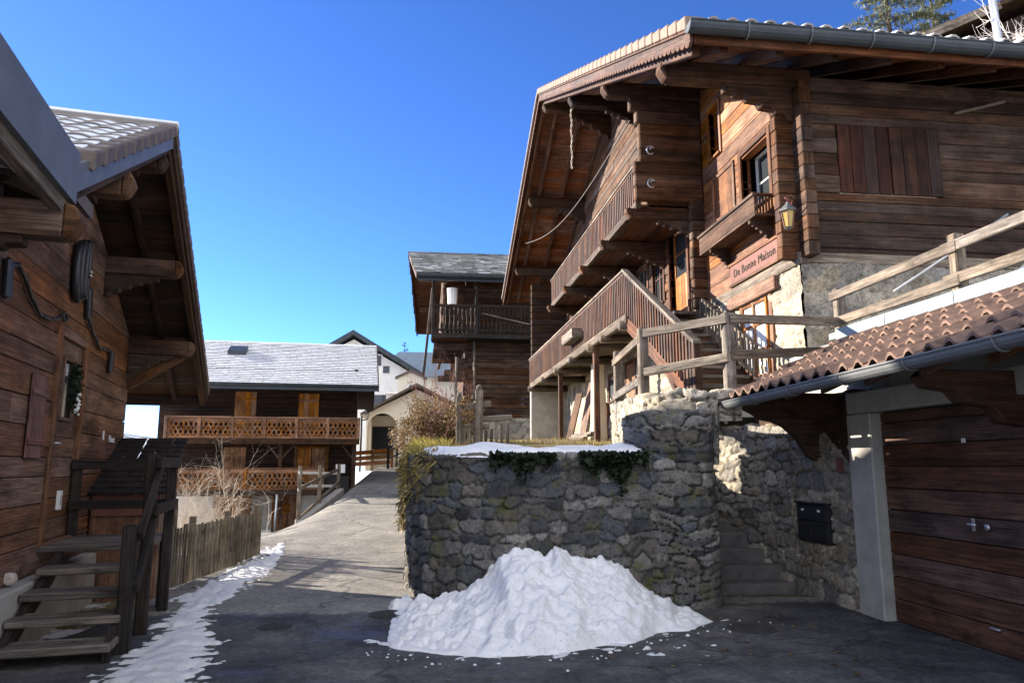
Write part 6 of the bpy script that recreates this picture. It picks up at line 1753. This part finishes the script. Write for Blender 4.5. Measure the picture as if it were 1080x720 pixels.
# ------------------------------------------------------------------ vegetation
def rvec(g): 
    v = Vector((g.gauss(0, 1), g.gauss(0, 1), g.gauss(0, 1))); return v.normalized()
def leafcards(mb, c, n, spread, size, g, asp=.4, flat=0):
    for _ in range(n):
        p = Vector(c) + Vector((g.gauss(0, spread[0]), g.gauss(0, spread[1]), g.gauss(0, spread[2])))
        d = rvec(g); d.z -= flat; d = d.normalized(); e = d.orthogonal(); e.rotate(Matrix.Rotation(g.uniform(0, 6.28), 3, d))
        s = size * g.uniform(.6, 1.5); d = d * s; e = e * s * asp
        mb.add([p - d, p + e, p + d, p - e], [(0, 1, 2, 3)], d, g.random())
def branchy(mb, p, d, L, r, depth, g, spread=.55, tips=None, up=.15, kids=(2, 4)):
    pts = [Vector(p)]; q = Vector(p); dd = Vector(d).normalized(); n = 4
    for k in range(n):
        dd = (dd + rvec(g) * .16 + Vector((0, 0, up * .3))).normalized(); q = q + dd * (L / n); pts.append(q.copy())
    mb.tube(pts, r, 4 if depth < 2 else 5, r * .45, cap=False)
    if tips is not None: tips.append((q.copy(), depth))
    if depth > 0:
        for _ in range(g.randint(*kids)):
            k = g.randint(1, n); branchy(mb, pts[k], (dd + rvec(g) * spread * 1.4 + Vector((0, 0, up))).normalized(), L * g.uniform(.5, .8), r * .55, depth - 1, g, spread, tips, up, kids)

# bare pale shrub behind the picket fence
t = thing('bare_shrub', 'pale bare shrub with many thin sunlit twigs behind the picket fence', 'shrub', (-4.6, 14.5, Zg(-4.6, 14.5)))
g = random.Random(11); m = MB()
for k in range(30):
    x, y = -4.15 + g.gauss(0, .28), 14.6 + g.gauss(0, .6)
    branchy(m, (x, y, Zg(x, y) - .05), (g.gauss(.0, .34), g.gauss(0, .3), 1), g.uniform(.6, 1.15), .009, 4, g, .75, None, .05, (2, 3))
m.build('twigs', M['paletwig'], t, recalc=False)
t2 = thing('low_thicket', 'low pale dry thicket under the bare shrub behind the fence', 'shrub', (-5.2, 17, Zg(-5.2, 17)))
m = MB()
for k in range(46):
    x, y = -4.6 + g.gauss(0, .5), 16.0 + g.gauss(0, .9)
    branchy(m, (x, y, Zg(x, y) - .05), (g.gauss(0, .4), g.gauss(0, .4), 1), g.uniform(.35, .7), .010, 2, g, .6, None, .1, (2, 4))
m.build('twigs', M['paletwig'], t2, recalc=False)

# olive bush beside the road, red twigs behind
t = thing('dry_bush', 'olive brown dry bush growing above the mossy end of the stone wall', 'bush', (.25, 14.2, 1.8))
g = random.Random(12); m = MB(); tips = []
for k in range(30):
    branchy(m, (.30 + g.gauss(0, .22), 14.3 + g.gauss(0, .35), 1.75), (g.gauss(0, .4), g.gauss(0, .4), .8), g.uniform(.42, .62), .011, 3, g, .6, tips, .08, (2, 3))
m.build('branches', M['redtwig'], t, recalc=False)
m = MB()
for p, d in tips: leafcards(m, p, 15 if d < 2 else 7, (.055, .055, .05), .022, g, .45)
m.build('leaves', M['olive'], t, recalc=False)
t = thing('red_twig_shrub', 'reddish bare shrub against the corner of the old log chalet', 'shrub', (1.3, 20.5, 2.2))
m = MB()
for k in range(22): branchy(m, (.75 + g.gauss(0, .25), 20 + g.gauss(0, .6), 2.1), (g.gauss(-.1, .3), g.gauss(0, .3), 1), g.uniform(.9, 1.35), .012, 3, g, .45, None, .25, (2, 3))
m.build('twigs', M['redtwig'], t, recalc=False)

# moss and dry grass hanging over the wall end
def wallpts(g, n):
    for _ in range(n):
        u = g.random(); 
        y = 9.0 + u * 5.2; x = float(np.interp(y, [9.0, 9.14, 9.62, 10.3, 11.5, 14.2], [.25, .15, -.03, -.11, -.12, -.12])); yield x, y
t = thing('wall_moss', 'yellow green moss and dry grass hanging over the rounded end of the stone wall', 'moss', (-.12, 10.8, 1.2))
g = random.Random(13); m = MB()
for x, y in wallpts(g, 1900):
    f = (y - 9) / 5.2; low = np.interp(f, [0, .12, .35, 1], [1.45, 1.0, .72, .4]); z = g.uniform(low, 1.80) if g.random() < .7 else g.uniform(1.5, 1.86)
    p = Vector((x - .10 + g.gauss(0, .035) + (.18 * g.random() if z > 1.7 else 0), y + g.gauss(0, .05), z)); L = g.uniform(.05, .14)
    d = Vector((g.gauss(-.5, .35), g.gauss(0, .35), g.uniform(-1.2, .25))).normalized() * L; w = Vector((g.gauss(0, 1), g.gauss(0, 1), g.gauss(0, .3))).normalized() * .010
    m.add([p - w, p + w, p + d * .6 + w * .7, p + d, p + d * .6 - w * .7], [(0, 1, 2, 3, 4)], d, g.random())
m.build('moss', M['moss'], t, recalc=False)
m = MB()
for _ in range(1500):
    y = g.uniform(9.4, 15.5); x = g.uniform(-.1, .55); z = 1.68 + .055 * (y - 8.6)
    p = Vector((x, y, z)); L = g.uniform(.08, .24); d = Vector((g.gauss(-.35, .35), g.gauss(0, .35), g.uniform(.15, 1))).normalized() * L; w = Vector((g.gauss(0, 1), g.gauss(0, 1), 0)).normalized() * .006
    m.add([p - w, p + w, p + d * .55 + w * .7, p + d + Vector((0, 0, -.03)), p + d * .55 - w * .7], [(0, 1, 2, 3, 4)], d, g.random())
m.build('grass', M['drygrass'], t, recalc=False)
# grass on the yard
m = MB()
for _ in range(5200):
    y = g.uniform(9.6, 19); x = g.uniform(.3, 3.6) if y < 12 else g.uniform(.2, 5.2)
    if VN(3)(x, y, .8) < -.1: continue
    if 2.7 < x and y < 11.6: continue
    z = float(zyard(np.array([x]), np.array([y]))[0]); p = Vector((x, y, z - .01)); L = g.uniform(.05, .15); d = Vector((g.gauss(0, .5), g.gauss(0, .5), 1)).normalized() * L; w = Vector((g.gauss(0, 1), g.gauss(0, 1), 0)).normalized() * .006
    m.add([p - w, p + w, p + d], [(0, 1, 2)], d, g.random())
o = m.build('yard_grass', M['moss'], None, (1.5, 12, 1.9), recalc=False); tag(o, 'short yellow green grass on the yard above the stone wall', 'grass', kind='stuff')
# ivy hanging below the snow
def ivy(xs, zs, n, label, seed):
    g = random.Random(seed); m = MB(); s = MB()
    t = thing('ivy_clump', label, 'ivy', (sum(xs) / 2, 8.45, 1.5), group='ivy clumps on the wall')
    for k in range(14):
        x0 = g.uniform(*xs); fy = float(np.interp(x0, [.48, 1.0, 1.7, 2.3, 2.8], [8.84, 8.67, 8.58, 8.53, 8.5])) - .08
        s.tube([(x0, fy + .05, 1.74), (x0 + g.gauss(0, .05), fy - .02, 1.66), (x0 + g.gauss(0, .12), fy, g.uniform(zs[0], 1.6))], .006, 4)
    s.build('stem', M['bark'], t)
    for _ in range(n):
        x = g.uniform(*xs); u = abs(g.gauss(0, .5)); e = 1 - abs((x - sum(xs) / 2) / ((xs[1] - xs[0]) / 2)) ** 2
        z = zs[1] - u * (zs[1] - zs[0]) * (.35 + .65 * e) * (1 + .5 * math.sin(x * 17))
        fy = float(np.interp(x, [.48, 1.0, 1.7, 2.3, 2.8], [8.84, 8.67, 8.58, 8.53, 8.5])) - .09 - abs(g.gauss(0, .035))
        leafcards(m, (x, fy, z), 1, (.01, .01, .01), .03, g, .75)
    m.build('leaves', M['ivy'], t, recalc=False)
ivy((.82, 1.55), (1.53, 1.72), 700, 'dark ivy clump hanging from the middle of the stone wall below the snow', 31)
ivy((1.85, 2.62), (1.46, 1.74), 850, 'larger dark ivy clump on the wall near the taller stonework', 32)

# weathered gate posts by the bush
t = thing('garden_fence', 'weathered wooden gate with two pale posts behind the stone wall', 'gate', (.9, 13, 1.9))
for (x, y, h, w) in ((.68, 13.05, .84, .10), (1.02, 12.9, .96, .13)):
    z = float(zyard(np.array([x]), np.array([y]))[0]); m = MB(); m.beam((x, y, z - .1), (x, y, z + h), w, w * .8, up=(0, 1, 0)); m.lathe((x, y, z + h), [(w * .5, 0), (w * .42, .05), (.01, .09)], 8); m.build('post', M['grey'], t, bevel=.012)
for (a, b) in (((.68, 13.1, 2.58), (1.22, 12.85, 2.66)), ((.62, 13.1, 2.22), (1.2, 12.9, 2.26)), ((1.0, 12.95, 2.38), (1.6, 12.9, 2.42))):
    m = MB(); m.beam(a, b, .035, .10); m.build('rail', M['grey'], t, bevel=.008)
for k in range(9):
    x = .76 + k * .095; 
    if abs(x - 1.02) < .06: continue
    m = MB(); m.beam((x, 13.02 - .012 * k, 1.85), (x + R.uniform(-.02, .02), 13.02 - .012 * k, 2.22 + R.uniform(-.05, .14)), .055, .02, up=(0, 1, 0)); m.build('picket', M['grey'], t, bevel=.004)
m = MB(); m.beam((.72, 13.1, 2.1), (.62, 13.2, 2.95), .06, .05); m.build('leaning_stick', M['grey'], t)

# conifers
def conifer(x, y, z, h, r, seed, label, mat='needle', group=None, dens=1.0):
    g = random.Random(seed); t = thing('conifer', label, 'tree', (x, y, z), group=group)
    m = MB(); m.tube([(x, y, z), (x + .05, y, z + h * .5), (x, y, z + h)], h * .018, 8, .02); 
    tips = []; n = int(h * 5.5 * dens)
    lv = MB()
    for k in range(n):
        f = (k + g.random()) / n; zz = z + h * (.10 + .90 * f); L = r * (1 - f) ** .75 * g.uniform(.6, 1.15) + .15; a = g.uniform(0, 6.28)
        d = Vector((math.cos(a), math.sin(a), g.uniform(-.25, .15) + .35 * f)); p = Vector((x, y, zz)); e = p + d * L; e.z -= .08 * L * L
        midp = p.lerp(e, .55) + Vector((0, 0, .06 * L)); m.tube([p, midp, e], .012 + .008 * L, 4, .006, cap=False)
        nn = int(9 * L * dens) + 3
        for q in range(nn):
            u = .25 + .78 * q / nn; c = p.lerp(midp, u / .55) if u < .55 else midp.lerp(e, (u - .55) / .45)
            leafcards(lv, c, 5, (.11 + .05 * L, .11 + .05 * L, .06), .15, g, .16, .35)
    m.build('trunk', M['bark'], t, recalc=False); lv.build('crown', M[mat], t, recalc=False)
cg = 'conifers above the big chalet roof'
conifer(27.0, 37, 14, 19.5, 4.2, 41, 'left sunlit conifer rising over the roof of the big chalet', 'needle', cg, 1.1)
conifer(31.5, 39, 15, 19.0, 4.0, 42, 'denser conifer beside the dark upper gable', 'needle', cg, 1.1)
conifer(-2.0, 88, 2, 14.0, 2.6, 43, 'slim dark conifer far behind the chapel', 'needledark', None, .5)
# frosted twigs and white pole behind the eave on the right
t = thing('frosty_shrub', 'frosted bare shrub at the upper right above the chalet eave', 'shrub', (17.0, 17.6, 8)); g = random.Random(44); m = MB()
for k in range(30): branchy(m, (17.2 + g.gauss(0, .35), 17.6 + g.gauss(0, .3), 12.3 + g.gauss(0, .3)), (g.gauss(0, .6), g.gauss(0, .4), 1), g.uniform(.9, 1.5), .03, 3, g, .7, None, .05, (2, 4))
m.build('twigs', M['frosttwig'], t, recalc=False)
m = MB(); m.tube([(17.3, 17.7, 7.6), (17.2, 17.6, 12.6)], .09, 8); m.build('trunk', M['bark'], t)
m = MB(); m.tube([(16.0, 17.2, 8), (15.75, 17.2, 16.0)], .10, 10); tag(m.build('white_pole', M['steel'], None, (16, 17.2, 8)), 'tall pale metal pole standing above the chalet eave at upper right', 'pole')

# bare tree hidden behind the plank chalet: its branches throw their shadow over the sunlit road
t = thing('bare_tree', 'bare leafless tree behind the plank chalet whose branch shadows fall on the road', 'tree', (-8.2, 16.6, Zg(-8.2, 16.6))); g = random.Random(71); m = MB()
m.tube([(-8.2, 16.6, -.4), (-8.15, 16.55, 2.2), (-8.2, 16.6, 5.4)], .13, 8, .05); m.build('trunk', M['bark'], t)
m = MB()
for k in range(17): branchy(m, (-8.2, 16.6, 1.9 + k * .22), (g.gauss(0, .6), g.gauss(0, .6), .7), g.uniform(.8, 1.5), .035, 3, g, .6, None, .15, (2, 3))
m.build('crown', M['bark'], t, recalc=False)
# dead leaves and grit on the asphalt
m = MB(); g = random.Random(72)
for k in range(130):
    x, y = (g.uniform(2.6, 4.75), g.uniform(5.6, 8.2)) if g.random() < .6 else (g.uniform(-1.8, 4.6), g.uniform(5.6, 8.6))
    s = g.uniform(.012, .04); a = g.uniform(0, 6.28); z = .0165
    d = Vector((math.cos(a), math.sin(a), g.uniform(-.1, .3))) * s; e = Vector((-math.sin(a), math.cos(a), g.uniform(-.2, .2))) * s * .5
    p = Vector((x, y, z + .004)); m.add([p - d, p + e, p + d, p - e], [(0, 1, 2, 3)], d, g.random())
o = m.build('leaf_litter', M['olive'], None, (2, 7, .02), recalc=False); tag(o, 'dead leaves scattered on the dark asphalt before the garage', 'leaves', kind='stuff')
m = MB(); g = random.Random(73)
for k in range(75):
    u = g.random(); x = g.uniform(-.5, 3.6); y = float(np.interp(x, [-.5, .3, 1.2, 2, 2.6, 3.2], [6.9, 6.55, 6.5, 6.88, 7.28, 7.7])) - abs(g.gauss(0, .22))
    s = g.uniform(.004, .016) * (2.6 if g.random() < .06 else 1)
    m.lathe((x, y, .008), [(s * .9, 0), (s, s * .35), (s * .6, s * .8), (.001, s)], 6)
o = m.build('snow_crumbs', M['snow'], None, (1.5, 6.6, .01)); tag(o, 'small crumbs of snow scattered on the asphalt around the heap', 'snow', kind='stuff')
# ------------------------------------------------------------------ camera, light, sky
cam = bpy.data.cameras.new('camera'); co = bpy.data.objects.new('camera', cam); COL.objects.link(co)
cam.sensor_width = 36; cam.lens = 26.0; cam.clip_end = 3000; cam.clip_start = .05
co.location = (0, 0, 1.6)
co.rotation_euler = (rad(90 + 9.4623), 0, -rad(7.0647))
SC.camera = co
SUN_AZ, SUN_EL = rad(30), rad(20)      # from -X towards +Y
sd = Vector((-math.cos(SUN_AZ) * math.cos(SUN_EL), math.sin(SUN_AZ) * math.cos(SUN_EL), math.sin(SUN_EL)))
sl = bpy.data.lights.new('sun', 'SUN'); sl.energy = 3.7; sl.angle = rad(.5); sl.color = (1.0, .89, .74)
so = bpy.data.objects.new('sun', sl); COL.objects.link(so)
so.rotation_euler = sd.to_track_quat('Z', 'Y').to_euler(); so.location = (-20, 10, 30)
w = bpy.data.worlds.new('World'); SC.world = w; w.use_nodes = True
nt = w.node_tree; bg = nt.nodes['Background']
sky = nt.nodes.new('ShaderNodeTexSky'); sky.sky_type = 'NISHITA'; sky.sun_disc = False
sky.sun_elevation = SUN_EL; sky.sun_rotation = math.atan2(sd.x, sd.y)
sky.altitude = 3000; sky.air_density = .8; sky.dust_density = .7; sky.ozone_density = 5.0
gm = nt.nodes.new('ShaderNodeGamma'); gm.inputs['Gamma'].default_value = 1.16
hs = nt.nodes.new('ShaderNodeHueSaturation'); hs.inputs['Saturation'].default_value = 1.05
nt.links.new(sky.outputs[0], gm.inputs['Color']); tm = nt.nodes.new('ShaderNodeMix'); tm.data_type = 'RGBA'; tm.blend_type = 'MULTIPLY'; tm.inputs['Factor'].default_value = 1; tm.inputs[7].default_value = (1.0, .91, .98, 1)
nt.links.new(gm.outputs[0], tm.inputs[6]); nt.links.new(tm.outputs[2], hs.inputs['Color']); 
# white cloud bank added behind the viewpoint as neutral fill for the shade
tc = nt.nodes.new('ShaderNodeTexCoord')
dt = nt.nodes.new('ShaderNodeVectorMath'); dt.operation = 'DOT_PRODUCT'; dt.inputs[1].default_value = Vector((.12, -.93, .34)).normalized()
nt.links.new(tc.outputs['Generated'], dt.inputs[0])
mr = nt.nodes.new('ShaderNodeMapRange'); mr.interpolation_type = 'SMOOTHSTEP'; mr.inputs['From Min'].default_value = .12; mr.inputs['From Max'].default_value = .55
nt.links.new(dt.outputs['Value'], mr.inputs['Value'])
cn = nt.nodes.new('ShaderNodeTexNoise'); cn.inputs['Scale'].default_value = 2.2; cn.inputs['Detail'].default_value = 7; cn.inputs['Roughness'].default_value = .6
nt.links.new(tc.outputs['Generated'], cn.inputs['Vector'])
cr = nt.nodes.new('ShaderNodeMapRange'); cr.interpolation_type = 'SMOOTHSTEP'; cr.inputs['From Min'].default_value = .36; cr.inputs['From Max'].default_value = .52
nt.links.new(cn.outputs['Fac'], cr.inputs['Value'])
cm = nt.nodes.new('ShaderNodeMath'); cm.operation = 'MULTIPLY'
nt.links.new(mr.outputs['Result'], cm.inputs[0]); nt.links.new(cr.outputs['Result'], cm.inputs[1])
cx = nt.nodes.new('ShaderNodeMix'); cx.data_type = 'RGBA'; cx.inputs[7].default_value = (5.7, 5.8, 6.1, 1)
nt.links.new(cm.outputs[0], cx.inputs['Factor']); nt.links.new(hs.outputs[0], cx.inputs[6])
nt.links.new(cx.outputs[2], bg.inputs['Color'])
bg.inputs['Strength'].default_value = .075
SC.view_settings.view_transform = 'Standard'; SC.view_settings.look = 'None'
SC.view_settings.exposure = 2.15; SC.view_settings.gamma = 1; SC.view_settings.use_curve_mapping = False
SC.cycles.use_denoising = True
SC.cycles.max_bounces = 8; SC.cycles.diffuse_bounces = 5; SC.cycles.sample_clamp_indirect = 6
